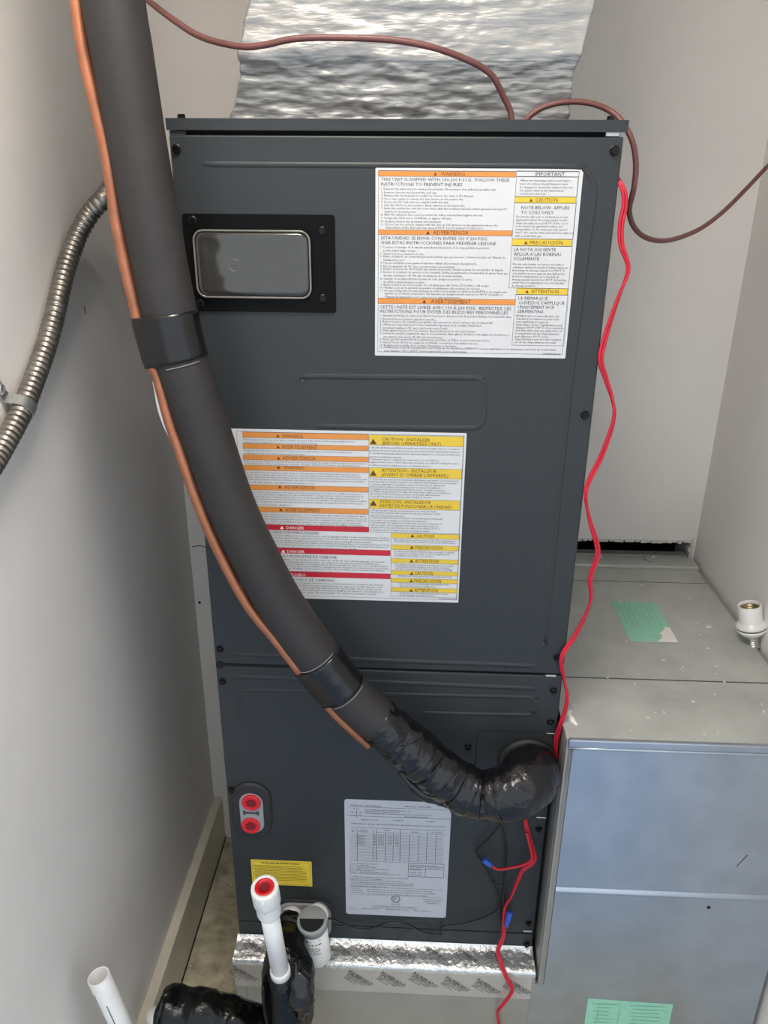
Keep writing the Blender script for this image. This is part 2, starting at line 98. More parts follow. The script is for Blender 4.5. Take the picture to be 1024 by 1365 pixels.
LABEL2 = {'paper': (-0.2189, 0.703, 0.1023, 0.961), 'frame': (-0.2094, 0.7073, 0.0994, 0.9574), 'orange': [(-0.2013, 0.9489, -0.0297, 0.9569), (-0.2016, 0.9333, -0.0297, 0.9406), (-0.2026, 0.9171, -0.0297, 0.9248), (-0.2035, 0.9018, -0.0297, 0.9096), (-0.2039, 0.873, -0.0297, 0.881), (-0.2052, 0.8398, -0.0297, 0.848)], 'red': [(-0.2062, 0.8125, -0.0293, 0.8209), (-0.2076, 0.7762, 0.002, 0.7852), (-0.2092, 0.7389, 0.0024, 0.7477)], 'yellow': [(-0.0294, 0.9419, 0.0986, 0.9563), (-0.0286, 0.8955, 0.0983, 0.9097), (-0.0283, 0.849, 0.0976, 0.8637), (0.0028, 0.8046, 0.099, 0.8122), (0.003, 0.7865, 0.0987, 0.7942), (0.0032, 0.7654, 0.099, 0.7727), (0.0031, 0.7464, 0.0994, 0.7534), (0.0032, 0.7339, 0.0996, 0.741), (0.003, 0.7187, 0.0999, 0.7259)], 'boxes': [(-0.0293, 0.813, 0.0987, 0.9563), (0.0029, 0.7107, 0.1, 0.8134)], 'tri': [(-0.1529, 0.9503, 0.0043), (-0.1532, 0.9347, 0.0044), (-0.1533, 0.9185, 0.0044), (-0.1539, 0.9051, 0.0045), (-0.1533, 0.8764, 0.0046), (-0.1534, 0.842, 0.0047), (0.0327, 0.8065, 0.0048), (0.0323, 0.7885, 0.0048), (0.0324, 0.7669, 0.0049), (0.0329, 0.7471, 0.0046), (0.0327, 0.735, 0.0046), (0.0327, 0.7194, 0.0046), (-0.0231, 0.9432, 0.008), (-0.023, 0.8979, 0.0082), (-0.0229, 0.8534, 0.0085)], 'wtri': [(-0.1531, 0.8144, 0.0048), (-0.1528, 0.7772, 0.0049), (-0.1525, 0.7396, 0.005)], 'band_text': [('WARNING', -0.1473, 0.95, 0.0047, 0.0284), ('AVERTISSEMENT', -0.148, 0.9346, 0.0048, 0.0493), ('ADVERTENCIA', -0.148, 0.9187, 0.0048, 0.0464), ('WARNING', -0.1471, 0.9048, 0.0049, 0.0285), ('ADVERTENCIA', -0.1469, 0.8759, 0.005, 0.0424), ('AVERTISSEMENT', -0.1472, 0.8416, 0.0051, 0.0498), ('CAUTION - INSTALLER', -0.0116, 0.9485, 0.0043, 0.0648), ('(BEFORE OPERATING UNIT)', -0.0116, 0.9429, 0.0043, 0.0801), ('ATTENTION - INSTALLEUR', -0.0117, 0.9039, 0.0045, 0.0756), ("(AVANT D' OPERER L'APPAREIL)", -0.0116, 0.8977, 0.0045, 0.0916), ('ATENCIÓN - INSTALADOR', -0.0143, 0.8576, 0.0046, 0.0719), ('(ANTES DE FUNCIONAR LA UNIDAD)', -0.0149, 0.8514, 0.0046, 0.1021), ('CAUTION', 0.0382, 0.8062, 0.0048, 0.0254), ('PRECAUCIÓN', 0.0375, 0.7883, 0.0048, 0.0384), ('ATTENTION', 0.0373, 0.7667, 0.0049, 0.0339), ('CAUTION', 0.037, 0.7472, 0.005, 0.0267), ('PRECAUCIÓN', 0.0372, 0.7349, 0.005, 0.0387), ('ATTENTION', 0.0376, 0.7196, 0.0051, 0.0337)], 'white_text': [('DANGER', -0.1465, 0.8145, 0.0044, 0.025), ('DANGER', -0.1473, 0.7773, 0.0045, 0.0253), ('PELIGRO', -0.1476, 0.7397, 0.0046, 0.0264)], 'text': [('CARBON MONOXIDE POISONING HAZARD', -0.2059, 0.8072, 0.004, 0.1063), ('EMPOISONNEMENT AU MONOXYDE DE CARBONE', -0.2052, 0.7698, 0.0041, 0.1296), ('INTOXICACIÓN POR MONÓXIDO DE CARBONO', -0.2098, 0.7322, 0.0042, 0.1309), ('Risk of electric shock. Can cause injury or death: disconnect all remote electric power supplies before', -0.2004, 0.9451, 0.0022, 0.1519), ('servicing. This compartment must be closed except when servicing.', -0.2006, 0.9413, 0.0022, 0.1013), ('Danger de choc électrique ou de mort. Coupez tout le courant avant tout entretien ou opération. Le', -0.2006, 0.9298, 0.0022, 0.1485), ("compartiment doit rester fermé sauf pendant l'entretien.", -0.2008, 0.9257, 0.0022, 0.0836), ('Peligro de choque eléctrico o muerte. Desconecte todas las fuentes de energía eléctrica antes de mantenimiento.', -0.2016, 0.9141, 0.0022, 0.1698), ('Compartimiento debe permanecer cerrado excepto durante el servicio de mantenimiento.', -0.2018, 0.9108, 0.0022, 0.1619), ('This unit must not be used without routine inspection and maintenance. If the building in which any such device is', -0.2019, 0.8979, 0.0023, 0.1601), ('located, care should be taken that such device is routinely inspected and maintained. In the event that the', -0.2021, 0.8945, 0.0023, 0.1621), ('building is exposed to freezing temperatures, all water pipes should be drained and the building properly protected, and', -0.2023, 0.8911, 0.0023, 0.1701), ('all water must be drained should the building be exposed to freezing temperatures. Any burners not in use should be', -0.2025, 0.8876, 0.0023, 0.1678), ('turned off when conditions should be so.', -0.2027, 0.8833, 0.0023, 0.0985), ('Estos dispositivos deben usarse con la inspección y el mantenimiento de rutina. Si el edificio en el que se', -0.2029, 0.8691, 0.0023, 0.1628), ('encuentra este dispositivo, asegurarse de que el dispositivo se inspeccione y reciba mantenimiento de', -0.2031, 0.8656, 0.0023, 0.1666), ('edificio está expuesto a temperaturas bajo cero, todas las tuberías de agua deberán drenarse, el', -0.2034, 0.862, 0.0023, 0.1615), ('edificio debe tener protecciones para la tubería y deberá cerrarse el suministro de agua. En caso de que el edificio', -0.2036, 0.8586, 0.0023, 0.1721), ('esté expuesto a bajo cero, también deberán drenarse todas las unidades de sistemas hidrónicos. En ese caso,', -0.2038, 0.8549, 0.0023, 0.1673), ('podrían ocurrir daños.', -0.204, 0.8501, 0.0023, 0.0663), ('Ne devrait pas être utilisé pour une inspection et une maintenance de routine. Si le bâtiment dans', -0.2042, 0.8358, 0.0024, 0.1695), ("cela inspecté, il faut s'assurer d'inspecter et de maintenir l'appareil de façon routinière. Dans le cas où", -0.2045, 0.8322, 0.0024, 0.1722), ("les conduites de gaz seraient bloquées alors qu'elles doivent être vidangées. De plus, le bâtiment doit être", -0.2047, 0.8286, 0.0024, 0.1732), ('protégé et doit être drainé. Si le bâtiment est exposé à des conditions de gel, tous les appareils', -0.2049, 0.8248, 0.0024, 0.1647), ('devraient être vidangés avant de ne pas à leur utiliser un dispositif de chauffage de rechange.', -0.2051, 0.8213, 0.0024, 0.1703), ('Operation of furnaces or air handling units in unvented areas such as garages, utility rooms or parking areas. Carbon', -0.2055, 0.8033, 0.0024, 0.2047), ('monoxide such as automobile, space heater, gas water heater, etc.) should not be operated in enclosed areas such', -0.2057, 0.7997, 0.0024, 0.2057), ('as utility rooms because of the danger of carbon monoxide (CO) poisoning resulting from the exhaust', -0.206, 0.7957, 0.0024, 0.1803), ('if air handler is installed in an enclosed area and a carbon monoxide producing device is operated therein, there', -0.2062, 0.7924, 0.0024, 0.2069), ('must be adequate ventilation. Carbon monoxide emissions can be circulated throughout the structure if the furnace or', -0.2064, 0.7888, 0.0024, 0.2057), ('air handler. CO can cause serious illness including permanent brain damage or death.', -0.2066, 0.7845, 0.0024, 0.1607), ("Utilisation d'appareils de chauffage ou de traitement d'air dans des endroits clos, tels les garages, les locaux", -0.2063, 0.7654, 0.0025, 0.1992), ('techniques. Les appareils produisant du monoxyde de carbone tels que les automobiles, les', -0.2065, 0.7617, 0.0025, 0.192), ("chauffages ne doivent pas être mis en marche et l'échappement de monoxyde de carbone. Si vous devez faire", -0.2067, 0.7584, 0.0025, 0.2052), ('fonctionner en un endroit clos, il doit y avoir une ventilation adéquate pour dissiper. Les émissions de monoxyde', -0.207, 0.7548, 0.0025, 0.2066), ("peuvent circuler dans le système de chauffage ou de traitement d'air est en marche. Le monoxyde de carbone", -0.2072, 0.7512, 0.0025, 0.2002), ('peut causer des dommages au cerveau ou même la mort.', -0.2074, 0.7465, 0.0025, 0.1258), ('Los dispositivos y componentes de gas en áreas cerradas como estacionamientos o cuartos de servicio.', -0.2071, 0.7279, 0.0025, 0.2002), ('Los equipos como automóviles, calentadores de gas, calentadores de agua por medio de gas, etc.)', -0.2073, 0.724, 0.0026, 0.1986), ('no deben usarse en áreas encerradas por monóxido de carbono (CO) que resulte de los emisores de', -0.2075, 0.7202, 0.0026, 0.197), ('escape. Puede existir ventilación adecuada y suficiente, entonces dirigirse al exterior. Las emisiones', -0.2078, 0.7164, 0.0026, 0.1991), ('pueden circular si se usa en cualquier área. El monóxido de carbono puede causar', -0.208, 0.7124, 0.0026, 0.19), ('1. Be sure all factory and field electrical connections are tight. A loose connection', -0.028, 0.9375, 0.0022, 0.1212), ('   produces excessive heat which destroys the electrical wire and terminal connector.', -0.028, 0.9334, 0.0022, 0.1245), ('2. On the heating units, adjust thermostat heat anticipator to correspond with value', -0.028, 0.9293, 0.0022, 0.1226), ('   listed in installation manual.', -0.028, 0.9243, 0.0022, 0.0441), ('3. Field wire lugs are designed for copper wire. See unit label for', -0.0279, 0.9207, 0.0022, 0.0948), ('   suggested wire sizes. Unless otherwise specified, use only 75C rating for wires.', -0.0279, 0.9168, 0.0022, 0.1211), ('4. Wires should be retightened prior to turning power on.', -0.0279, 0.9122, 0.0022, 0.0829), ('1. Soyez sûr que tous les raccordements électriques sont serrés. Un raccordement', -0.0272, 0.8917, 0.0023, 0.1215), ('   lâche produit une chaleur excessive qui détruit le fil électrique et le connecteur.', -0.0272, 0.8882, 0.0023, 0.1199), ('2. Sur les dispositifs de chauffage, ajustez le détecteur de chaleur du', -0.0272, 0.8844, 0.0023, 0.1024), ("   thermostat à la valeur recommandée dans le manuel d'installation.", -0.0272, 0.8808, 0.0023, 0.0979), ("3. L'agrafe de fil sont conçus pour le fils de cuivre. Consulter l'étiquette", -0.0272, 0.8773, 0.0023, 0.1044), ("   sur l'appareil dispositif pour le type de fil approprié. Utilisez du conducteur", -0.0272, 0.8738, 0.0023, 0.1116), ('   fils de type 75C, à moins que précisé soit spécifié différemment.', -0.0272, 0.8701, 0.0023, 0.0976), ("4. Les fils doivent être resserrés avant d'établir le courant.", -0.0272, 0.8663, 0.0023, 0.0853), ('1. Asegúrese que todas las conexiones eléctricas estén apretadas.', -0.0272, 0.8455, 0.0023, 0.0931), ('   Una conexión suelta produce exceso de calor que destruye el cable', -0.0272, 0.8419, 0.0023, 0.0986), ('   eléctrico y la terminal eléctrica.', -0.0272, 0.8375, 0.0023, 0.0484), ('2. Para las unidades de calefacción ajuste el termostato para corresponder', -0.0272, 0.8344, 0.0024, 0.1024), ('   con el valor recomendado en el manual de instalación.', -0.0272, 0.8304, 0.0024, 0.0792), ('3. Las terminales de empalme de energía están diseñadas solamente para', -0.0272, 0.8269, 0.0024, 0.102), ('   cable de cobre. Vea la etiqueta en la unidad para sugerencias de', -0.0272, 0.823, 0.0024, 0.0956), ('   tamaños. Si no hay especificación, use cables de un mínimo de 75 C.', -0.0272, 0.8193, 0.0024, 0.0986), ('4. Vuelva apretar los cables antes de encender la unidad.', -0.0272, 0.8153, 0.0024, 0.085), ('Wet rags must be used to protect TXV (Thermal Expansion', 0.0065, 0.801, 0.0024, 0.0881), ('Valve) and other heat sensitive components when brazing.', 0.0066, 0.7978, 0.0024, 0.0875), ('Se deben usar trapos húmedos para proteger la válvula', 0.0075, 0.7829, 0.0024, 0.0854), ('de expansión de termostato y otros componentes', 0.0075, 0.7795, 0.0024, 0.0789), ('sensibles al soldar con cobre.', 0.0076, 0.776, 0.0024, 0.057), ('Des chiffons mouillés doivent être utilisés pour protéger', 0.0085, 0.7617, 0.0025, 0.0849), ('le détendeur thermostatique et les autres éléments', 0.0086, 0.7583, 0.0025, 0.0787), ("sensibles à la chaleur lors d'une opération de brasage.", 0.0086, 0.7551, 0.0025, 0.0836), ('All drain pan connections to be hand tightened only.', 0.0136, 0.7435, 0.0025, 0.078), ('Las conexiones de la bandeja manualmente sólo.', 0.0156, 0.731, 0.0025, 0.0727), ('Apretar a la mano solamente.', 0.0157, 0.7275, 0.0025, 0.0523), ('Toutes les connexions des pans de drain à serrer', 0.0159, 0.7157, 0.0025, 0.0712), ('à la main seulement.', 0.0159, 0.7123, 0.0026, 0.0526), ('0140A00073-B', 0.0743, 0.7079, 0.0021, 0.0262)]}
LABEL3_OUT = [(-0.0707, 0.3272), (0.1093, 0.3198), (0.1071, 0.0663), (-0.0692, 0.0651)]
LABEL3 = {'text': [('MODEL NO. ARUF29B14AC', -0.059, 0.3139, 0.003, 0.0499), ('SERIAL NO. 1808161384', 0.03, 0.3153, 0.003, 0.0437), ('MOTOR', -0.0555, 0.3066, 0.0023, 0.0106), ('AMPS', -0.0601, 0.2995, 0.0023, 0.0073), ('HP', -0.0453, 0.2997, 0.0023, 0.0053), ('1.75', -0.0598, 0.292, 0.0023, 0.0075), ('1/3', -0.0458, 0.2921, 0.0023, 0.0053), ('TEST EXTERNAL STATIC PRESSURE (IN.H2O):   0.5', -0.0361, 0.3054, 0.0023, 0.0763), ('MAXIMUM OUTLET TEMPERATURE 200°F', -0.0361, 0.3017, 0.0023, 0.058), ('2 INCH CLEARANCE FROM CABINET PLENUM AND DUCT FOR INSTALLATION', -0.0365, 0.2979, 0.0023, 0.1111), ('LAND CLEARANCE AS REQUIRED', 0.0303, 0.2934, 0.0023, 0.0401), ('208/240  VOLTS', -0.0424, 0.2837, 0.0023, 0.0286), ('60 HERTZ', 0.0108, 0.2848, 0.0023, 0.0177), ('1 PHASE', 0.0659, 0.2849, 0.0023, 0.0157), ('WHEN INSTALLED USE ONLY THE ACCESSORY HEAT KITS. PERMANENTLY IDENTIFY KIT MODEL ON THIS PLATE.', -0.0593, 0.2746, 0.0023, 0.1591), ('KIT', -0.058, 0.2595, 0.0023, 0.0056), ('HEATER KIT', -0.0445, 0.2604, 0.0023, 0.0143), ('NO.', -0.0581, 0.2569, 0.0023, 0.0056), ('MODEL NO.', -0.0455, 0.2573, 0.0023, 0.0149), ('HEATER KW', -0.0028, 0.2619, 0.0023, 0.0099), ('MIN CKT AMPACITY', 0.0428, 0.2606, 0.0023, 0.0119), ('MAX OVERCURRENT', 0.0764, 0.2612, 0.0023, 0.0187), ('HKR-03C', -0.0481, 0.2495, 0.0021, 0.0116), ('1', -0.0196, 0.2502, 0.0021, 0.0014), ('2.4/3.2', -0.0137, 0.2502, 0.0021, 0.01), ('15/18', 0.0033, 0.2504, 0.0021, 0.006), ('20/20', 0.0156, 0.2505, 0.0021, 0.006), ('HKR-05C', -0.0482, 0.2463, 0.0021, 0.0116), ('1', -0.0196, 0.247, 0.0021, 0.0014), ('2.4/3.2', -0.0136, 0.247, 0.0021, 0.01), ('15/18', 0.0033, 0.2472, 0.0021, 0.006), ('20/20', 0.0156, 0.2473, 0.0021, 0.006), ('HKR-06C', -0.0482, 0.243, 0.0021, 0.0116), ('1', -0.0196, 0.2437, 0.0021, 0.0014), ('2.4/3.2', -0.0136, 0.2437, 0.0021, 0.01), ('15/18', 0.0033, 0.2439, 0.0021, 0.006), ('20/20', 0.0157, 0.244, 0.0021, 0.006), ('HKR-08C', -0.0482, 0.2398, 0.0021, 0.0116), ('1', -0.0196, 0.2404, 0.0021, 0.0014), ('2.4/3.2', -0.0136, 0.2404, 0.0021, 0.01), ('15/18', 0.0034, 0.2407, 0.0021, 0.006), ('20/20', 0.0157, 0.2408, 0.0021, 0.006), ('HKR-10C', -0.0482, 0.2365, 0.0021, 0.0116), ('1', -0.0196, 0.2372, 0.0021, 0.0014), ('2.4/3.2', -0.0136, 0.2372, 0.0021, 0.01), ('15/18', 0.0034, 0.2374, 0.0021, 0.006), ('20/20', 0.0158, 0.2375, 0.0021, 0.006), ('HKR-15C', -0.0482, 0.2332, 0.0021, 0.0116), ('1', -0.0196, 0.2339, 0.0021, 0.0014), ('2.4/3.2', -0.0136, 0.2339, 0.0021, 0.01), ('15/18', 0.0034, 0.2341, 0.0021, 0.006), ('20/20', 0.0158, 0.2343, 0.0021, 0.006), ('HKR-20C', -0.0483, 0.2299, 0.0021, 0.0116), ('1', -0.0196, 0.2306, 0.0021, 0.0014), ('2.4/3.2', -0.0136, 0.2306, 0.0021, 0.01), ('15/18', 0.0034, 0.2309, 0.0021, 0.006), ('20/20', 0.0158, 0.231, 0.0021, 0.006), ('M.C.A. = MINIMUM CIRCUIT AMPS', -0.0621, 0.1855, 0.0022, 0.0488), ('F.L.A. = FULL LOAD AMPS', -0.0622, 0.1818, 0.0022, 0.0332), ('M.O.P. = MAXIMUM OVERCURRENT', -0.0622, 0.1778, 0.0022, 0.0462), ('M.C.A. = MINIMUM CIRCUIT AMPACITY PROTECTION', -0.0622, 0.1736, 0.0022, 0.0693), ('R.L.A. = RATED LOAD AMPS', -0.0623, 0.1698, 0.0022, 0.0392), ('CIRCUIT 1 = SINGLE POINT WIRING SUPPLY', -0.0644, 0.1661, 0.0022, 0.0678), ('CIRCUIT 2 = SUPPLY WIRING IF SINGLE POINT WIRING KIT NOT USED', -0.0617, 0.1627, 0.0022, 0.0876), ('SUITABLE FOR MOBILE HOME. USE WITH AIR OUTLET MUST BE INSTALLED', -0.0604, 0.1548, 0.0022, 0.0992), ('USE COPPER WIRE ONLY AT 75C MINIMUM', -0.0618, 0.1503, 0.0022, 0.0554), ('IF REPLACING MOTOR, USE ONLY IDENTICAL PARTS AND RATING', -0.0625, 0.1469, 0.0022, 0.0933), ('THIS UNIT SHALL BE INSTALLED TO PREVENT THE ENTRY OF WATER AND FUMES', -0.0605, 0.1419, 0.0022, 0.1098), ('USE ONLY WITH AN APPROVED SINGLE POINT KIT AND ALL WIRE RATED FOR APPLICATION', -0.062, 0.1377, 0.0022, 0.1104), ('BY THE NATIONAL ELECTRIC CODE AND LOCAL CODES', -0.062, 0.1331, 0.0022, 0.0637), ('CAUTION:', -0.0596, 0.1274, 0.0022, 0.0159), ('ATTENTION:', -0.0596, 0.1228, 0.0022, 0.0197), ('PRECAUCIÓN:', -0.0596, 0.1179, 0.0022, 0.0232), ('NOT SUITABLE FOR USE ON SYSTEMS EXCEEDING 150 V TO GROUND', -0.0327, 0.1262, 0.0022, 0.1156), ('NE CONVIENT PAS AUX INSTALLATIONS DE PLUS DE 150 V À LA TERRE', -0.0327, 0.121, 0.0022, 0.1195), ('NO APTO PARA EL USO EN SISTEMAS A MÁS DE 150 V A TIERRA', -0.0327, 0.1156, 0.0022, 0.1077), ('GOODMAN MANUFACTURING COMPANY L.P.', -0.0244, 0.0871, 0.0023, 0.0836), ('5151 SAN FELIPE STE 500, HOUSTON, TX 77056', -0.0223, 0.0829, 0.0023, 0.0792), ('MADE IN USA', -0.0631, 0.0783, 0.0023, 0.012), ('GENERAL NOTICE', -0.0422, 0.0789, 0.0023, 0.0308), ('SERVICE PART 10234', 0.0007, 0.0793, 0.0023, 0.0392), ('TEST FORM 102', 0.0512, 0.0791, 0.0023, 0.0308), ('Intertek', 0.011, 0.0968, 0.0023, 0.0149), ('4000594', 0.011, 0.0923, 0.0023, 0.015), ('TESTED PER UL1995', 0.0663, 0.1067, 0.0022, 0.0323), ('CAN/CSA C22.2 NO.236', 0.0679, 0.1028, 0.0023, 0.0303), ('THIRD EDITION', 0.0732, 0.0983, 0.0023, 0.0186), ('HEAT KIT INSTALLATION PLATE NO.', 0.0419, 0.1867, 0.0022, 0.0498), ('LEFT CIRCUIT', 0.0435, 0.1817, 0.0022, 0.0202), ('RIGHT CIRCUIT', 0.0708, 0.1817, 0.0022, 0.0262), ('BREAKER', 0.0421, 0.1763, 0.0022, 0.0206), ('WIRE SIZE', 0.0423, 0.1698, 0.0022, 0.0207), ('MAX BREAKER', 0.0424, 0.1643, 0.0022, 0.0207), ('X', 0.0833, 0.1699, 0.0022, 0.0024)], 'etl': (0.0185, 0.107), 'etl_r': 0.0079, 'rules': [(-0.0609, 0.2536, 0.0972, 0.2539), (-0.061, 0.2504, 0.0974, 0.2507), (-0.061, 0.2473, 0.0975, 0.2476), (-0.061, 0.2441, 0.0976, 0.2444), (-0.061, 0.2409, 0.0977, 0.2412), (-0.0611, 0.2377, 0.0978, 0.238), (-0.0611, 0.2345, 0.0979, 0.2349), (-0.0611, 0.2313, 0.0981, 0.2317), (-0.0612, 0.2281, 0.0982, 0.2285), (-0.0612, 0.2249, 0.0983, 0.2253), (-0.0612, 0.2217, 0.0984, 0.222), (-0.0612, 0.2185, 0.0985, 0.2188), (-0.0613, 0.2153, 0.0986, 0.2156), (-0.0613, 0.212, 0.0988, 0.2124), (-0.0613, 0.2088, 0.0989, 0.2091), (-0.0614, 0.2056, 0.099, 0.2059), (-0.0614, 0.2023, 0.0991, 0.2026), (-0.0614, 0.1991, 0.0992, 0.1994), (-0.0614, 0.1958, 0.0994, 0.1961), (-0.0615, 0.1925, 0.0995, 0.1929), (-0.0659, 0.312, 0.1057, 0.3125), (-0.0671, 0.2924, 0.1075, 0.2929), (-0.0604, 0.2671, 0.0997, 0.2676), (-0.0157, 0.258, 0.025, 0.2584), (0.025, 0.2583, 0.1001, 0.2587), (-0.0626, 0.1323, 0.1017, 0.1328), (-0.0628, 0.1138, 0.1024, 0.1141), (0.0388, 0.192, 0.1002, 0.1928), (0.0394, 0.1609, 0.1013, 0.1617), (0.0389, 0.185, 0.1005, 0.1856), (0.0391, 0.1788, 0.1007, 0.1794), (-0.0494, 0.1918, -0.0487, 0.2642), (-0.0223, 0.1933, -0.0217, 0.2643), (-0.0167, 0.1936, -0.016, 0.2645), (-0.0012, 0.1939, -0.0006, 0.2563), (0.0122, 0.1946, 0.0128, 0.257), (0.0239, 0.1944, 0.0246, 0.2666), (0.0396, 0.195, 0.0402, 0.2557), (0.0556, 0.1959, 0.0562, 0.2565), (0.0694, 0.1961, 0.07, 0.2662), (0.0847, 0.1969, 0.0853, 0.258), (-0.05, 0.289, -0.0493, 0.3049), (0.0389, 0.1598, 0.0395, 0.1912), (0.1002, 0.162, 0.1008, 0.1933), (0.0686, 0.1611, 0.0692, 0.1855)]}
STAND = [(-0.1613, -0.215, 0.3657), (-0.153, -0.185, 0.1564), (-0.1511, -0.18, 0.1098)]
TRAP = [(-0.1419, -0.075, 0.1428), (-0.1388, -0.11, 0.1546), (-0.1395, -0.15, 0.1677), (-0.1449, -0.165, 0.1486), (-0.1494, -0.17, 0.1046), (-0.1527, -0.165, 0.0453), (-0.1583, -0.155, -0.0521), (-0.1647, -0.15, -0.1576)]
SWITCH = [(-0.1195, -0.075, 0.1372), (-0.1145, -0.055, 0.0324)]
HOSE = [(-0.3675, -0.16, 0.0233), (-0.3378, -0.16, 0.0235), (-0.2914, -0.16, 0.0159), (-0.243, -0.16, 0.0012), (-0.1949, -0.16, -0.0248), (-0.1648, -0.16, -0.0486)]
OPEN_PVC = [(-0.4304, -0.2, 0.1502), (-0.3226, -0.2078, -0.384)]
LOW_PVC = [(-0.4426, -0.02, -0.1931), (-0.4422, -0.05, -0.187), (-0.4291, -0.12, -0.1454)]
STUBS = [(-0.1599, -0.01, 0.0899), (-0.1187, -0.01, 0.085)]
GREEN_TOP = [(0.4403, 0.3871, 0.5), (0.5254, 0.3919, 0.5), (0.5256, 0.2418, 0.5), (0.4371, 0.2369, 0.5)]
GREEN_FRONT = [(0.3642, -0.0616), (0.5138, -0.067), (0.515, -0.1203)]
DUCT_BEAD = [(0.2825, 0.1953), (0.6242, 0.196)]
DUCT_HEM = [(0.2681, 0.4999), (0.2696, 0.4846), (0.5663, 0.4973), (0.569, 0.4835)]
SMEAR = [(0.2858, 0.0235, 0.5), (0.2872, 0.0046, 0.5), (0.2949, -0.0098, 0.5)]
STRAP = [(-0.467, -0.0639, 0.9993), (-0.467, -0.1043, 1.0247)]
TAPE_EDGE = [(-0.2609, -0.0801), (0.2526, -0.0594), (-0.0152, -0.0716)]
WALL_HOLES = [(-0.484, 0.2051, 1.0876), (-0.4771, 0.607, 0.3498)]

# runs that carry on past the picture's edge
CONDUIT = [(-0.268, 0.262, 1.225), (-0.310, 0.254, 1.245), (-0.360, 0.235, 1.272)] + CONDUIT + [(-0.467, -0.40, 0.905), (-0.467, -0.60, 0.895)]
BROWN_A = [(-0.483, 0.42, 1.78), (-0.46, 0.34, 1.70), (-0.41, 0.21, 1.58)] + BROWN_A
BROWN_B = [p for p in BROWN_B if p[0] < 0.64] + [(0.671, 0.505, 1.345)]
RED_MAIN = RED_MAIN + [(0.222, -0.058, -0.25), (0.205, -0.060, -0.33), (0.19, -0.068, -0.381)]
# ---------------------------------------------------------------- helpers
def lin(c):
    return tuple((v / 255 / 12.92) if v / 255 <= 0.04045 else ((v / 255 + 0.055) / 1.055) ** 2.4 for v in c) + (1.0,)

def mat(name, rgb, rough=0.5, metal=0.0, var=0.06, scale=25.0, bump=0.0, bscale=60.0, stretch=None,
        rvar=0.0, coat=0.0, rgb2=None, spec=0.5, specks=0.0, trans=0.0):
    m = bpy.data.materials.new(name)
    m.use_nodes = True
    nt = m.node_tree
    b = nt.nodes['Principled BSDF']
    N, L = nt.nodes.new, nt.links.new
    tc = N('ShaderNodeTexCoord')
    src = tc.outputs['Object']
    if stretch:
        mp = N('ShaderNodeMapping')
        mp.inputs['Scale'].default_value = stretch
        L(src, mp.inputs['Vector'])
        src = mp.outputs['Vector']
    nz = N('ShaderNodeTexNoise')
    nz.inputs['Scale'].default_value = scale
    nz.inputs['Detail'].default_value = 6
    nz.inputs['Roughness'].default_value = 0.6
    L(src, nz.inputs['Vector'])
    ramp = N('ShaderNodeValToRGB')
    c = lin(rgb)
    c2 = lin(rgb2) if rgb2 else None
    ramp.color_ramp.elements[0].position = 0.32
    ramp.color_ramp.elements[1].position = 0.68
    ramp.color_ramp.elements[0].color = tuple(max(0, v * (1 - var)) for v in c[:3]) + (1,)
    ramp.color_ramp.elements[1].color = c2 if c2 else tuple(min(1, v * (1 + var)) for v in c[:3]) + (1,)
    L(nz.outputs['Fac'], ramp.inputs['Fac'])
    colour = ramp.outputs['Color']
    if specks:
        vz = N('ShaderNodeTexVoronoi')
        vz.inputs['Scale'].default_value = specks
        L(tc.outputs['Object'], vz.inputs['Vector'])
        r2 = N('ShaderNodeValToRGB')
        r2.color_ramp.elements[0].position = 0.05
        r2.color_ramp.elements[1].position = 0.085
        r2.color_ramp.elements[0].color = (1, 1, 1, 1)
        r2.color_ramp.elements[1].color = (0, 0, 0, 1)
        L(vz.outputs['Distance'], r2.inputs['Fac'])
        mx = N('ShaderNodeMix')
        mx.data_type = 'RGBA'
        L(r2.outputs['Color'], mx.inputs[0])
        L(colour, mx.inputs[6])
        mx.inputs[7].default_value = (0.75, 0.74, 0.7, 1)
        colour = mx.outputs[2]
    L(colour, b.inputs['Base Color'])
    b.inputs['Metallic'].default_value = metal
    b.inputs['Roughness'].default_value = rough
    b.inputs['Specular IOR Level'].default_value = spec
    if coat:
        b.inputs['Coat Weight'].default_value = coat
        b.inputs['Coat Roughness'].default_value = 0.1
    if trans:
        b.inputs['Transmission Weight'].default_value = trans
    if rvar:
        mr = N('ShaderNodeMapRange')
        mr.inputs['To Min'].default_value = max(0.02, rough - rvar)
        mr.inputs['To Max'].default_value = min(1, rough + rvar)
        L(nz.outputs['Fac'], mr.inputs['Value'])
        L(mr.outputs['Result'], b.inputs['Roughness'])
    if bump:
        n2 = N('ShaderNodeTexNoise')
        n2.inputs['Scale'].default_value = bscale
        n2.inputs['Detail'].default_value = 5
        L(src, n2.inputs['Vector'])
        bp = N('ShaderNodeBump')
        bp.inputs['Strength'].default_value = bump
        bp.inputs['Distance'].default_value = 0.004
        L(n2.outputs['Fac'], bp.inputs['Height'])
        L(bp.outputs['Normal'], b.inputs['Normal'])
    return m

